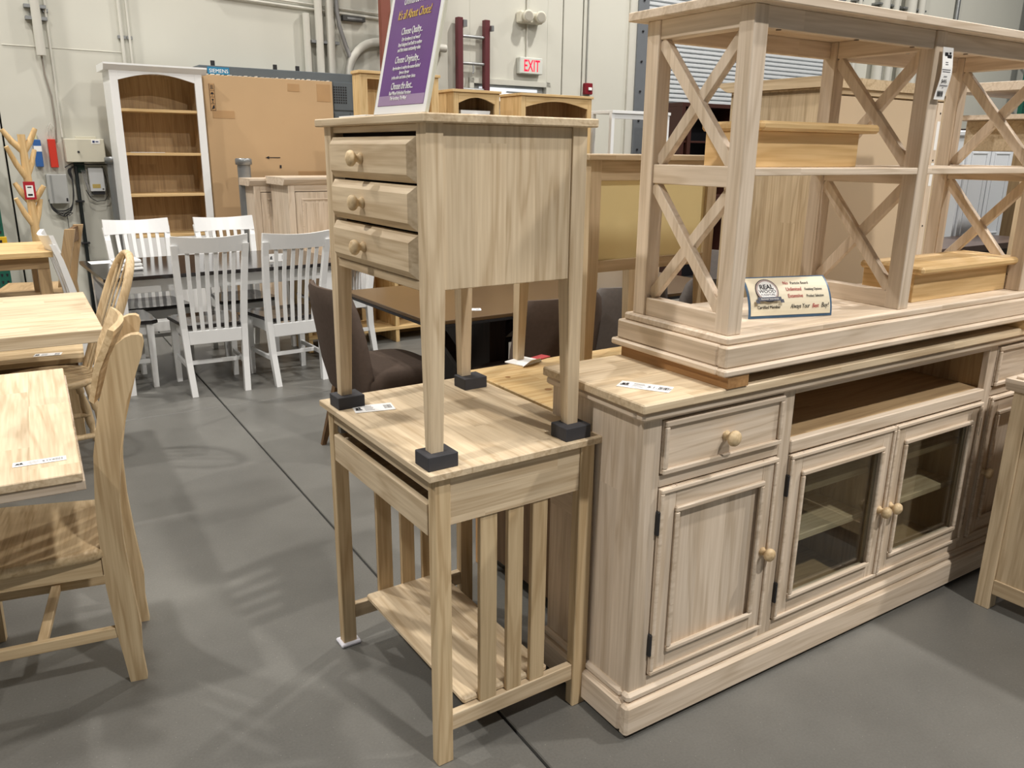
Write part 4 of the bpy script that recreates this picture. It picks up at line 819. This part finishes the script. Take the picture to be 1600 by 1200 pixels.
# near curved-back chair : local x forward, rear near foot at origin, y lateral (far side negative)
def near_chair():
    t = thing('dining_chair', 'natural wood dining chair with curved back at the near table', 'chair', (-1.015, 1.907, 0), rad(202.6))
    prof = [(0.000, 0.0, .021), (0.006, 0.08, .023), (0.008, 0.16, .030), (0.018, 0.30, .030), (0.021, 0.42, .028), (0.018, 0.53, .028), (0.004, 0.66, .030), (-0.024, 0.79, .032), (-0.050, 0.86, .034), (-0.066, 0.905, .036), (-0.078, 0.935, .032), (-0.088, 0.952, .020), (-0.092, 0.958, .008)]
    for y0, y1 in ((-0.012, 0.018), (-0.318, -0.288)):
        rings = []; lag = 0.0 if y0 > -.1 else 0.016
        for (u, z, h) in prof:
            u += lag * (z / 0.95) ** 2; z *= 1 - lag * 0.5
            rings.append([(u - h, y0, z), (u + h, y0, z), (u + h, y1, z), (u - h, y1, z)])
        q = M(); q.loft(rings, False); q.build('rear_post', wood('ash', 'z'), t)
    q = M(); rings = []
    for k in range(13):
        f = k / 12; y = 0.010 - 0.320 * f; bow = -0.022 * math.sin(math.pi * f) + 0.012 * f
        rg = [(0.012, 0.800), (0.002, 0.790), (-0.020, 0.870), (-0.060, 0.955), (-0.062, 0.968), (-0.050, 0.974), (-0.042, 0.955), (-0.008, 0.880)]
        rings.append([(u + bow + 0.016, y, z) for (u, z) in rg])
    q.loft(rings, False); q.build('crest_rail', wood('ash', 'y'), t)
    for k in range(3):
        y = -0.075 - 0.075 * k; rings = []
        for (u, z) in ((0.02, 0.42), (0.000, 0.55), (-0.03, 0.70), (-0.085, 0.88)): rings.append([(u - .007, y - .02, z), (u + .007, y - .02, z), (u + .007, y + .02, z), (u - .007, y + .02, z)])
        q = M(); q.loft(rings, False); q.build('slat', wood('ash', 'z'), t)
    # seat
    out = [(0.045, 0.020), (0.060, 0.026), (0.18, 0.040), (0.32, 0.058), (0.40, 0.050), (0.43, 0.0), (0.44, -0.15), (0.43, -0.30), (0.40, -0.35), (0.32, -0.358), (0.18, -0.34), (0.045, -0.32)]
    q = M(); n = len(out); cx, cy = 0.24, -0.15
    ring = lambda s, z: [(cx + (x - cx) * s, cy + (y - cy) * s, z) for (x, y) in out]
    q.loft([ring(0.93, 0.372), ring(1.0, 0.382), ring(1.0, 0.400), ring(0.985, 0.406), ring(0.80, 0.398), ring(0.45, 0.393)]); q.build('seat', wood('ash', 'y', 0.09), t)
    B('seat_rail', wood('ash', 'x'), t, (0.05, 0.37, -0.004, 0.014, 0.325, 0.375)); B('seat_rail', wood('ash', 'x'), t, (0.05, 0.37, -0.322, -0.304, 0.325, 0.375)); B('seat_rail', wood('ash', 'y'), t, (0.375, 0.392, -0.33, 0.02, 0.325, 0.375))
    for y in (0.010, -0.352): M().taper((0.366, 0.394, y + .004, y + .030, 0), (0.358, 0.398, y, y + .036, 0.375)).build('front_leg', wood('ash', 'z'), t)
    for y in (0.006, -0.310): M().bar((0.03, y, 0.155), (0.375, y * 1.05 + .004, 0.150), 0.018, 0.030).build('stretcher', wood('ash', 'x'), t)
    M().bar((0.215, 0.0, 0.152), (0.215, -0.31, 0.152), 0.024, 0.018).build('stretcher', wood('ash', 'y'), t)
near_chair()
# windsor chair
def windsor():
    t = thing('windsor_chair', 'natural wood bow back windsor chair beside the thick table', 'chair', (-1.845, 3.47, 0), rad(219))
    ash = wood('ash', 'z'); q = M(); cy = -0.15
    out = [(cx_, cy + 0.20 * math.sin(a)) for cx_, a in [(0.18 - 0.215 * math.cos(a), a) for a in [2 * math.pi * k / 24 for k in range(24)]]]
    ring = lambda s, z: [(0.18 + (x - 0.18) * s, cy + (y - cy) * s, z) for (x, y) in out]
    q.loft([ring(0.9, 0.372), ring(1.0, 0.385), ring(1.0, 0.402), ring(0.95, 0.408), ring(0.75, 0.400), ring(0.3, 0.398)]); q.build('seat', wood('ash', 'x', 0.08), t)
    pts = []
    for k in range(25):
        f = k / 24; a = math.pi * f; wdt = 0.120 + 0.085 * math.sin(a)
        y = cy + wdt * math.cos(a) ; z = 0.40 + 0.53 * (math.sin(a) ** 0.62 if 0 < f < 1 else 0)
        pts.append((-0.005 - 0.21 * (z - 0.40) / 0.53, y, z))
    M().tube(pts, 0.014, 8, flat=1.4).build('bow', ash, t)
    for k in range(4):
        y0 = -0.075 - 0.05 * k; zt = 0.40 + 0.53 * (1 - (abs((y0 - cy) * 1.3) / 0.20) ** 2) ** 0.42
        zt = min(zt, 0.925); M().tube([(0.0, y0, 0.40), (-0.005 - 0.21 * (zt - 0.4) / 0.53, cy + (y0 - cy) * 1.25, zt)], 0.005, 6).build('spindle', ash, t)
    for (x, y, X, Y) in ((0.05, -0.02, -0.02, 0.06), (0.05, -0.28, -0.02, -0.36), (0.33, -0.03, 0.40, 0.03), (0.33, -0.27, 0.40, -0.33)):
        a = Vector((X, Y, 0)); b_ = Vector((x, y, 0.385)); pr = [(0.014, 0), (0.017, 0.06), (0.012, 0.065), (0.019, 0.10), (0.021, 0.20), (0.012, 0.27), (0.018, 0.28), (0.015, (b_ - a).length)]
        M().lathe(pr, a, (b_ - a), 12).build('leg', ash, t)
    for y, Y in ((0.02, 0.02), (-0.32, -0.32)): M().tube([(0.0, y, 0.15), (0.09, y, 0.15), (0.19, y, 0.15), (0.28, y, 0.15), (0.38, Y, 0.15)], 0.013, 8).build('stretcher', ash, t)
    M().tube([(0.19, 0.02, 0.15), (0.19, -0.32, 0.15)], 0.013, 8).build('stretcher', ash, t)
windsor()

# counter height table and stools far left
t = thing('counter_table', 'tall oak coloured counter table in the far left corner', 'table', (-2.556, 4.455, 0), 0.60)
hn = lambda a, s=0.0: wood('tan', a, s)
B('table_top', wood('honey', 'x', 0.1), t, (-1.2, 0.02, -0.02, 0.58, 0.81, 0.84))
B('apron', hn('x'), t, (-1.15, 0, 0.03, 0.05, 0.745, 0.81), (-1.15, 0, 0.51, 0.53, 0.745, 0.81)); B('apron', hn('y'), t, (-0.03, -0.01, 0.05, 0.51, 0.745, 0.81))
for (x, y) in ((-0.06, 0.03), (-0.45, 0.03), (-0.06, 0.47), (-1.1, 0.47), (-1.1, .03)): B('leg', hn('z'), t, (x, x + 0.06, y, y + 0.06, 0, 0.745))
def stool(label, p, yaw, H=0.60):
    t = thing('counter_stool', label, 'stool', (p[0], p[1], 0), yaw, 'wooden stools at the counter table')
    B('seat', wood('tan', 'x', 0.09), t, (-0.20, 0.20, -0.16, 0.16, H - 0.03, H), b=0.01)
    for (x, y) in ((-0.17, -0.13), (0.13, -0.13), (-0.17, 0.09), (0.13, 0.09)): M().taper((x - .01 if x < 0 else x + .01, x + .03 if x < 0 else x + .05, y, y + .04, 0), (x, x + .04, y, y + .04, H - .03)).build('leg', wood('tan', 'z'), t)
    B('stretcher', wood('tan', 'x'), t, (-0.14, 0.14, -0.12, -0.10, 0.2, 0.24), (-0.14, 0.14, 0.10, 0.12, 0.2, 0.24)); B('seat_rail', wood('tan', 'x'), t, (-0.14, 0.14, -0.13, -0.11, H - .09, H - .03), (-0.14, 0.14, 0.11, 0.13, H - .09, H - .03))
    return t
stool('wooden stool tucked under the tall counter table', (-2.87, 4.78), 0.60, 0.55)
stool('wooden stool cut off at the left image edge', (-3.35, 4.75), 0.60, 0.52)
t = thing('wooden_chair', 'natural wood chair seen edge on behind the white end chair', 'chair', (-3.02, 5.56, 0), rad(200))
rings = [[(u - .03, -.02, z), (u + .03, -.02, z), (u + .03, .02, z), (u - .03, .02, z)] for (u, z) in ((0.0, 0), (0.02, 0.3), (0.03, 0.5), (0.0, 0.66), (-0.03, 0.78), (-0.055, 0.885))]
for dy in (0.0, 0.36):
    q = M(); q.loft([[(a, b_ + dy, c_) for (a, b_, c_) in r_] for r_ in rings], False); q.build('rear_post', wood('tan', 'z'), t)
B('seat', wood('tan', 'y'), t, (0.03, 0.42, -0.03, 0.41, 0.47, 0.50)); B('crest_rail', wood('brown', 'y'), t, (-0.055, -0.03, 0.02, 0.34, 0.79, 0.88)); 
for y in (-0.01, 0.35): B('front_leg', wood('tan', 'z'), t, (0.37, 0.41, y, y + 0.04, 0, 0.47))
# coat rack
p = WX(0.40, -0.6); t = thing('coat_rack', 'natural wood branching coat rack with a red price tag', 'coat rack', (p[0], p[1], 0), YAW)
cm = wood('honey', 'z'); M().tube([(0, 0, 0), (0, 0, 1.0), (0.0, 0, 1.47)], 0.030, 12, r1=0.024).build('trunk', cm, t)
for (x, y, z0, dx, dy, dz) in ((0, 0, 1.36, -0.11, -0.01, 0.14), (0, 0, 1.36, 0.09, 0.02, 0.15), (0, 0, 1.18, -0.10, -0.06, 0.21), (0, 0, 1.20, 0.07, 0.05, 0.17), (0, 0, 1.02, 0.09, -0.02, 0.11), (0, 0, 1.02, -0.08, 0.02, 0.13), (0, 0, 0.86, -0.09, -0.05, 0.19), (0, 0, 0.86, 0.06, 0.02, 0.18)):
    M().tube([(x, y, z0), (x + dx * .55, y + dy * .55, z0 + dz * .45), (x + dx, y + dy, z0 + dz)], 0.020, 8, r1=0.012, flat=1.3).build('peg', cm, t)
for a in range(3):
    an = a * 2.094 + .3; M().bar((0, 0, 0.10), (0.25 * math.cos(an), 0.25 * math.sin(an), 0.018), 0.03, 0.035).build('foot', cm, t)
o = thing('hang_tag', 'red and white price tag hanging on the coat rack', 'tag', (*WX(0.40, -0.645), 0), YAW)
B('card', plain('tag_red', (170, 30, 44), 0.5), o, (-0.035, 0.035, 0, 0.003, 1.04, 1.16)); B('price_panel', PAPER, o, (-0.022, 0.022, -0.001, 0, 1.055, 1.135), b=0.0003); B('barcode', INK, o, (-0.014, 0.014, -0.0015, -0.001, 1.065, 1.078), (-0.012, 0.012, -0.0015, -0.001, 1.118, 1.126), b=0)
# green pallet rack, left corner
def rack(label, u, off, z1, w=0.07, face=-1, holes=True, yellow=False):
    t = wthing('pallet_rack', label, 'rack', u, off); gm_ = plain('rack_green', (28, 92, 76), 0.45)
    B('upright', gm_, t, (0, w, 0, 0.07, 0, z1)); y2 = 0.30 if yellow else -0.9; B('upright', gm_, t, (0, w, y2, y2 + 0.07, 0, z1))
    h = M(); zz = 0.05
    while zz < z1:
        for x in (w * .25, w * .70): h.prism([(x - .008, zz + .02), (x + .008, zz + .02), (x + .004, zz), (x - .004, zz)], 'y', -0.002, 0.001)
        zz += 0.05
    h.build('slot', INK, t)['kind'] = 'stuff'
    for k in range(int(z1 / 0.6)): M().bar((w / 2, 0.03, 0.2 + .6 * k), (w / 2, y2 + 0.03, 0.6 + .6 * k), 0.03, 0.03).build('brace', gm_, t)
    if yellow: q = B('safety_clip', plain('clip_yellow', (220, 180, 40), 0.5), t, (-0.01, w + .01, -0.03, 0.0, 0.72, 0.78)); B('clip_hole', INK, q, (0.02, 0.05, -0.032, -0.03, 0.74, 0.76))
    return t
rack('green pallet rack upright with a yellow clip at the left image edge', 0.145, -0.46, 1.30, yellow=True)
rack('green pallet rack upright at the top right corner', 14.3, -0.4, 5.0, 0.12)

# ================================================================== WHITE DINING SET
def white_chair(label, p, yaw):
    """local: rear left foot ~(-.15,0), chair faces +y."""
    t = thing('dining_chair', label, 'chair', (p[0], p[1], 0), yaw, 'white slat back chairs around the dark topped table')
    for s in (-1, 1):
        rings = []
        for (x, y, z, h) in ((0.150, -0.02, 0, .018), (0.160, 0.012, 0.20, .020), (0.168, 0.022, 0.40, .021), (0.178, -0.005, 0.60, .018), (0.188, -0.050, 0.80, .015), (0.192, -0.078, 0.88, .013)):
            rings.append([(s * x - .017, y - h, z), (s * x + .017, y - h, z), (s * x + .017, y + h, z), (s * x - .017, y + h, z)])
        q = M(); q.loft(rings, False); q.build('rear_post', WHITE, t)
    q = M(); rings = []
    for k in range(11):
        f = k / 10; x = -0.205 + 0.41 * f; b_ = -0.035 * math.sin(math.pi * f); zt = 0.932 - 0.012 * math.sin(math.pi * f)
        rings.append([(x, -0.060 + b_, 0.835), (x, -0.040 + b_, 0.835), (x, -0.068 + b_, zt), (x, -0.090 + b_, zt)])
    q.loft(rings, False); q.build('crest_rail', WHITE, t)
    for k in range(6):
        x = -0.120 + 0.048 * k; b0 = 0.0; rings = []
        for (y, z, bb) in ((0.018, 0.375, 0.2), (0.014, 0.52, 0.5), (-0.008, 0.68, 0.8), (-0.052, 0.845, 1.0)):
            bw_ = -0.030 * bb * (1 - (x / 0.2) ** 2); xx = x * (0.92 + 0.13 * (z - .375) / .47)
            rings.append([(xx - .011, y + bw_ - .005, z), (xx + .011, y + bw_ - .005, z), (xx + .011, y + bw_ + .005, z), (xx - .011, y + bw_ + .005, z)])
        q = M(); q.loft(rings, False); q.build('slat', WHITE, t)
    B('back_rail', WHITE, t, (-0.150, 0.150, 0.005, 0.027, 0.300, 0.380), b=0.003)
    out = [(-0.145, 0.02), (0.145, 0.02), (0.165, 0.06), (0.205, 0.38), (0.185, 0.415), (0.0, 0.425), (-0.185, 0.415), (-0.205, 0.38), (-0.165, 0.06)]
    ring = lambda s_, z: [(x * s_, 0.22 + (y - 0.22) * s_, z) for (x, y) in out]
    q = M(); q.loft([ring(0.95, 0.388), ring(1, 0.394), ring(1, 0.408), ring(0.97, 0.412), ring(0.5, 0.407)], False); q.build('seat', DARKTOP, t, 'dark stained seat')
    B('seat_rail', WHITE, t, (-0.165, -0.148, 0.03, 0.37, 0.325, 0.388)); B('seat_rail', WHITE, t, (0.148, 0.165, 0.03, 0.37, 0.325, 0.388)); B('seat_rail', WHITE, t, (-0.16, 0.16, 0.365, 0.382, 0.325, 0.388))
    for s in (-1, 1): M().taper((s * .170 - .015, s * .170 + .015, 0.355, 0.385, 0), (s * .172 - .02, s * .172 + .02, 0.350, 0.390, 0.388)).build('front_leg', WHITE, t)
    for s in (-1, 1): M().bar((s * .158, 0.02, 0.165), (s * .168, 0.36, 0.165), 0.016, 0.026).build('stretcher', WHITE, t)
    M().bar((-.16, 0.13, 0.165), (.16, 0.13, 0.165), 0.016, 0.024).build('stretcher', WHITE, t)
    return t
wc = white_chair('white slat back chair, front left at the dark topped table', (-1.730, 4.600), rad(31))
TO = (-2.245, 4.400); TY = 0.615
dup(wc, (-1.318, 4.845, 0), rad(37), 'white slat back chair, front right at the dark topped table')
dup(wc, (*P2(TO, TY, 0.40, 1.02), 0), TY + math.pi, 'white slat back chair, back left in front of the bookcase')
dup(wc, (*P2(TO, TY, 0.97, 0.98), 0), TY + math.pi, 'white slat back chair, back right in front of the cardboard')
dup(wc, (-2.56, 4.63, 0), TY - rad(90), 'white slat back chair pulled out at the left end of the table')
dup(wc, (-1.10, 5.80, 0), TY + rad(90), 'white slat back chair at the right end of the table, behind the nightstand leg')
t = thing('dining_table', 'white dining table with a glossy dark stained top', 'table', (*TO, 0), TY)
B('table_top', DARKTOP, t, (0, 1.42, 0, 0.86, 0.678, 0.70), b=0.003); B('apron', WHITE, t, (0.08, 1.34, 0.065, 0.085, 0.595, 0.678), (0.08, 1.34, 0.775, 0.795, 0.595, 0.678)); B('apron', WHITE, t, (0.065, 0.085, 0.08, 0.78, 0.595, 0.678), (1.335, 1.355, 0.08, 0.78, 0.595, 0.678))
for (x, y) in ((0.05, 0.05), (1.30, 0.05), (0.05, 0.74), (1.30, 0.74)): M().taper((x + .012, x + .058, y + .012, y + .058, 0), (x, x + .07, y, y + .07, 0.678)).build('leg', WHITE, t)
t = thing('napkin_stack', 'folded white napkins on the left end of the dark topped table', 'napkins', (*P2(TO, TY, 0.17, 0.30), 0.70), 0.7)
for k in range(3): M().box(-0.075 + .006 * k, 0.085 - .004 * k, -0.06, 0.06, 0.0005 + .022 * k, 0.021 + .022 * k, b=0.009).build('napkin', PAPER, t)
t = thing('paper_sheet', 'white sheet lying on the far left corner of the dark topped table', 'paper', (*P2(TO, TY, 0.04, 0.66), 0.7003), TY); B('sheet', PAPER, t, (0, 0.22, 0, 0.14, 0, 0.001), b=0.0002)
price_tag('price tag with orange edge standing on the dark topped table', (*P2(TO, TY, 1.0, 0.22), 0.701), (math.cos(TY), math.sin(TY), 0), (0, 0, 1), L=0.11, H=0.05)
# ================================================================== DARK DINING SET
DO = (-0.342, 3.346); DY = 0.60
t = thing('dining_table', 'long dark brown dining table behind the nightstand legs', 'table', (*DO, 0), DY)
BT = plain('walnut_top', (90, 70, 46), 0.28, noise=0.10, scale=3, spec=0.5)
B('table_top', BT, t, (0, 1.9, 0, 0.93, 0.682, 0.70), b=0.002); B('top_edge', BLACK, t, (0.002, 1.898, 0.002, 0.928, 0.668, 0.6815))
for x in (0.42, 1.45): B('trestle', wood('espresso', 'z'), t, (x, x + 0.09, 0.20, 0.74, 0.05, 0.668)); B('trestle_foot', wood('espresso', 'y'), t, (x - .01, x + .10, 0.10, 0.83, 0, 0.05))
B('stretcher', wood('espresso', 'x'), t, (0.51, 1.45, 0.43, 0.50, 0.20, 0.30))
M().bar((0.20, 0.46, 0.668), (0.42, 0.46, 0.35), 0.06, 0.05).build('brace', wood('espresso', 'x'), t); M().bar((0.51, 0.46, 0.40), (0.9, 0.46, 0.66), 0.06, 0.05).build('brace', wood('espresso', 'x'), t)
price_tag('white and red price tag on the dark brown dining table', (*P2(DO, DY, 0.23, 0.16), 0.7003), (1, 0.1, 0), (-0.1, 1, 0), L=0.10, H=0.05)
def soft_chair(label, p, yaw, fab, w=0.225):
    """slipper chair, origin floor centre under the seat, faces +y"""
    t = thing('upholstered_chair', label, 'chair', (p[0], p[1], 0), yaw, 'upholstered chairs around the dark brown table')
    n = 12; rings = []
    for (z, yb, ww, th) in ((0.34, -0.205, 0.20, .03), (0.45, -0.225, 0.215, .035), (0.60, -0.25, w, .030), (0.72, -0.275, w, .024), (0.79, -0.29, w * .93, .018), (0.815, -0.295, w * .85, .008)):
        rg = []
        for k in range(n + 1): f = k / n * 2 - 1; rg.append((f * ww, yb + 0.045 * f * f - th, z))
        for k in range(n, -1, -1): f = k / n * 2 - 1; rg.append((f * ww, yb + 0.045 * f * f + th, z))
        rings.append(rg)
    q = M(); q.loft(rings); q.build('backrest', fab, t)
    rings = []
    for (z, s_) in ((0.335, .90), (0.35, .99), (0.40, 1.0), (0.43, .97), (0.445, .82), (0.45, .4)):
        rings.append([(0.225 * s_ * (abs(math.cos(a)) ** .55) * (1 if math.cos(a) > 0 else -1), 0.0 + 0.225 * s_ * (abs(math.sin(a)) ** .55) * (1 if math.sin(a) > 0 else -1), z) for a in [2 * math.pi * k / 24 for k in range(24)]])
    q = M(); q.loft(rings); q.build('seat', fab, t)
    for sx in (-1, 1):
        for (y0, y1) in ((-0.15, -0.235), (0.15, 0.19)):
            M().taper((sx * .205 - .011, sx * .205 + .011, y1 - .011, y1 + .011, 0), (sx * .17 - .02, sx * .17 + .02, y0 - .02, y0 + .02, 0.34)).build('leg', wood('brown', 'z'), t)
    return t
sc = soft_chair('dark brown upholstered chair with wooden legs at the near end of the dark table', (-0.615, 3.70), DY - rad(90), FABRIC)
def at(u, w): return (*P2(DO, DY, u, w), 0)
dup(sc, at(0.45, -0.05), DY + rad(4), 'dark upholstered chair directly behind the right nightstand leg')
c4 = soft_chair('grey upholstered chair between nightstand and shelf unit', at(0.93, 0.03)[:2], DY, FABRIC2)
dup(c4, at(2.05, 0.40), DY + rad(90), 'grey upholstered chair seen through the cross braced side')
dup(c4, at(1.50, 0.0), DY - rad(3), 'grey upholstered chair behind the shelf unit, right of the other grey chair')
def dark_chair(label, p, yaw):
    t = thing('side_chair', label, 'chair', (p[0], p[1], 0), yaw, 'espresso wooden chairs on the far side'); e = wood('espresso', 'z')
    for s in (-1, 1):
        M().taper((s * .18 - .018, s * .18 + .018, -.21, -.17, 0), (s * .18 - .018, s * .18 + .018, -.21, -.17, .42)).build('rear_post', e, t); M().bar((s * .18, -.19, .42), (s * .18, -.25, .86), .036, .03, (0, 1, 0)).build('upper_post', e, t)
        M().taper((s * .18 - .018, s * .18 + .018, .17, .21, 0), (s * .18 - .02, s * .18 + .02, .165, .215, .40)).build('front_leg', e, t)
    B('seat', e, t, (-.2, .2, -.2, .22, .40, .43), b=0.006); B('crest_rail', e, t, (-.17, .17, -.26, -.235, .78, .86)); B('back_slat', e, t, (-.17, .17, -.235, -.215, .58, .64))
    return t
dk = dark_chair('espresso wooden chair pushed under the middle of the dark table', at(0.95, 0.80)[:2], DY + math.pi)
dup(dk, at(1.62, 1.02), DY + math.pi, 'espresso wooden chair at the far right corner of the dark table')
# low pale shelf beyond
t = thing('shoe_bench', 'low pale wood two shelf bench behind the white chairs', 'bench', (*P2(DO, DY, 0.95, 2.45), 0), DY)
for z in (0.12, 0.36, 0.60): B('shelf', wood('pine', 'x', .1), t, (-0.6, 0.8, 0, 0.35, z - 0.025, z))
for x in (-0.6, 0.08, 0.77): B('end_panel', wood('pine', 'z'), t, (x, x + 0.03, 0.005, 0.345, 0, 0.575 if x > 5 else 0.095), (x, x + 0.03, 0.005, 0.345, 0.12, 0.335), (x, x + 0.03, 0.005, 0.345, 0.36, 0.575))
# pale chests with crown in front of the cardboard
def crown_chest(label, u, off, w, H, d_=0.40):
    t = wthing('cabinet', label, 'cabinet', u, off)
    wm = lambda a, s=0.0: wood('pink', a, s)
    B('side_panel', wm('z', .08), t, (0, 0.02, 0.02, d_, 0, H - .03)); B('side_panel', wm('z', .08), t, (w - .02, w, 0.02, d_, 0, H - .03)); B('stile', wm('z'), t, (0, 0.05, 0, 0.02, 0, H - .03), (w - .05, w, 0, 0.02, 0, H - .03)); B('rail', wm('x'), t, (.05, w - .05, 0, .02, H - .10, H - .03), (.05, w - .05, 0, .02, 0, .08)); B('back', wm('z'), t, (.02, w - .02, d_ - .01, d_, 0, H - .03))
    M().prism([(0.0, H - 0.055), (-0.010, H - 0.05), (-0.035, H - 0.015), (-0.035, H), (d_, H), (d_, H - 0.055)], 'x', -.035, w + .035).build('crown', wm('x'), t)
    half = (w - .10) / 2
    for k in range(2):
        x0 = .05 + k * half; dd = B('door', wm('z'), t, (x0 + .002, x0 + half - .002, -.006, .012, .083, H - .105)); q = M(); q.taper((x0 + .05, x0 + half - .05, 0, 0, 0), (x0 + .05, x0 + half - .05, 0, 0, 0)) if False else None
        bead(q2 := M(), x0 + .045, x0 + half - .045, .13, H - .15, -.006, .012, .006); q2.build('moulding', wm('x'), dd); B('raised_panel', wm('z', .07), dd, (x0 + .075, x0 + half - .075, -.012, -.006, .16, H - .18), b=.004)
    return t
crown_chest('pale wood two door cabinet with crown, behind the front right white chair', 1.985, -1.30, 0.80, 1.195)
crown_chest('pale wood cabinet with crown just behind the two door cabinet', 1.86, -0.88, 0.80, 1.175, 0.25)

# ================================================================== RIGHT BACKGROUND
# tall bookcase turned away behind the shelf unit
CO6 = (1.091, 2.99)
t = thing('tall_cabinet', 'tall wood cabinet turned backwards behind the shelf unit', 'cabinet', (*CO6, 0), YAW)
B('side_panel', wood('oak', 'z', 0.08), t, (0, 0.02, 0, 0.44, 0, 1.62)); B('side_panel', wood('oak', 'z', 0.08), t, (0.74, 0.76, 0, 0.44, 0, 1.62))
B('back_panel', plain('fawn_hardboard', (196, 176, 148), 0.5, noise=0.04, scale=2), t, (0.02, 0.70, 0.004, 0.010, 0, 1.60)); B('rear_stile', wood('pink', 'z'), t, (0.70, 0.74, 0.0, 0.02, 0, 1.60)); B('top', wood('oak', 'x'), t, (0.0, 0.76, 0.0, 0.44, 1.605, 1.625))
M().prism([(0.44, 1.6255), (0.455, 1.63), (0.49, 1.65), (0.49, 1.662), (-0.008, 1.662), (-0.008, 1.6255)], 'x', -0.02, 0.78).build('crown', wood('oak', 'y'), t)
q = M()
for (x, z) in ((0.66, 1.57), (0.725, 1.56), (0.72, 1.38), (0.715, 1.12), (0.71, 0.95)): q.lathe([(0.004, 0), (0.004, 0.001)], (x, 0.0, z), (0, -1, 0), 8)
q.build('nail', INK, t)
B('shipping_label', PAPER, t, (0.712, 0.732, -0.0008, 0, 1.42, 1.53), (0.712, 0.732, -0.0008, 0, 1.28, 1.37), b=0)
# open console behind right
t = thing('open_console', 'pale wood open console behind the right end of the shelf unit', 'table', (2.08, 3.32, 0), YAW)
B('top', KP('x', .07), t, (0, 1.3, 0, 0.42, 1.655, 1.69)); B('apron', KP('x'), t, (0.04, 1.26, 0.03, 0.05, 1.60, 1.655)); B('shelf', KP('x'), t, (0.04, 1.26, 0.02, 0.40, 1.545, 1.565)); B('drawer_box', wood('pale', 'x'), t, (0.12, 1.2, 0.04, 0.38, 1.42, 1.544))
for (x, y) in ((0.0, 0.02), (1.26, 0.02), (0.0, 0.36), (1.26, 0.36)): B('leg', wood('pale', 'z'), t, (x, x + .045, y, y + .045, 0, 1.655))
# white cabinet, dark cabinet, brown chest
t = thing('white_cabinet', 'tall white painted cabinet seen through the right cross brace', 'cabinet', (2.42, 4.53, 0), YAW)
wf = plain('cool_white_paint', (214, 220, 226), 0.35, noise=0.01)
B('body', wf, t, (0, 0.52, 0.0, 0.45, 0, 1.50)); B('cornice', wf, t, (-0.02, 0.54, -0.02, 0.45, 1.50, 1.53), b=.006)
for x in (0.02, 0.265):
    for (z0, z1) in ((0.93, 1.46), (0.08, 0.90)):
        dd = B('door', wf, t, (x, x + 0.235, -0.014, 0, z0, z1)); bead(q2 := M(), x + .035, x + .20, z0 + .04, z1 - .04, -.014, .010, .005); q2.build('moulding', wf, dd)
for x in (0.245, 0.275): knob(t, (x, -0.014, 1.02), (0, -1, 0), wf, .012, .03)
t = thing('dark_cabinet', 'weathered dark brown cabinet right of the white cabinet', 'cabinet', (3.0, 4.93, 0), YAW); dm = wood('brown', 'z', .08)
B('body', dm, t, (0.03, 1.2, 0, 0.4, 0, 1.50)); B('light_stile', wood('tan', 'z'), t, (0.0, 0.03, -0.01, 0.4, 0, 1.50)); B('top', wood('espresso', 'x'), t, (-.02, 1.22, -.03, .42, 1.50, 1.56))
for x in (0.05, 0.60): dd = B('door', dm, t, (x, x + .52, -.015, 0, .1, 1.45)); bead(q2 := M(), x + .05, x + .47, .15, .9, -.015, .02, .008); bead(q2, x + .05, x + .47, .98, 1.4, -.015, .02, .008); q2.build('moulding', dm, dd)
price_tag('small white tag hanging on the weathered dark cabinet', (3.06, 4.92, 1.36), (0.5, 0.3, 0.8), (-0.6, -0.4, 0.5), L=0.09, H=0.06)
t = thing('brown_chest', 'low dark brown chest top seen under the right cross brace', 'chest', (1.92, 3.12, 0), YAW)
t.location = (*P2((1.93, 3.22), YAW, 0.30, 0.47), 0); B('top', plain('chest_brown', (104, 84, 76), 0.35, noise=0.08), t, (0, 1.1, 0, 0.32, 0.945, 0.975)); B('body', wood('espresso', 'x'), t, (0.03, 1.07, 0.03, 0.31, 0, 0.945))
t = thing('low_table', 'pale tabletop just behind the right end of the shelf unit', 'table', (1.46, 2.98, 0), YAW); t.location = (1.80, 3.38, 0)
t.location = (1.74, 3.02, 0)
# dark open cabinets under the shutter
t = wthing('dark_cabinet', 'dark brown open cabinets standing under the roller shutter', 'cabinet', 6.35, -0.85); dm2 = plain('cabinet_oxblood', (62, 34, 26), 0.4)
B('top', dm2, t, (0, 2.6, 0, 0.4, 1.86, 1.90)); B('back', INK, t, (0, 2.6, 0.39, 0.4, 0, 1.86)); B('bottom', dm2, t, (0, 2.6, 0, 0.39, 0.9, 0.95))
for x in (0, 0.10, 0.85, 1.6, 2.3): B('post', dm2, t, (x, x + .05, 0, 0.39, 0, 1.86))
B('shelf', dm2, t, (0.05, 2.55, 0.02, 0.39, 1.50, 1.52))
for o in list(bpy.data.objects):
    if o.type == 'EMPTY' and o.parent is None and not kids(o): bpy.data.objects.remove(o)
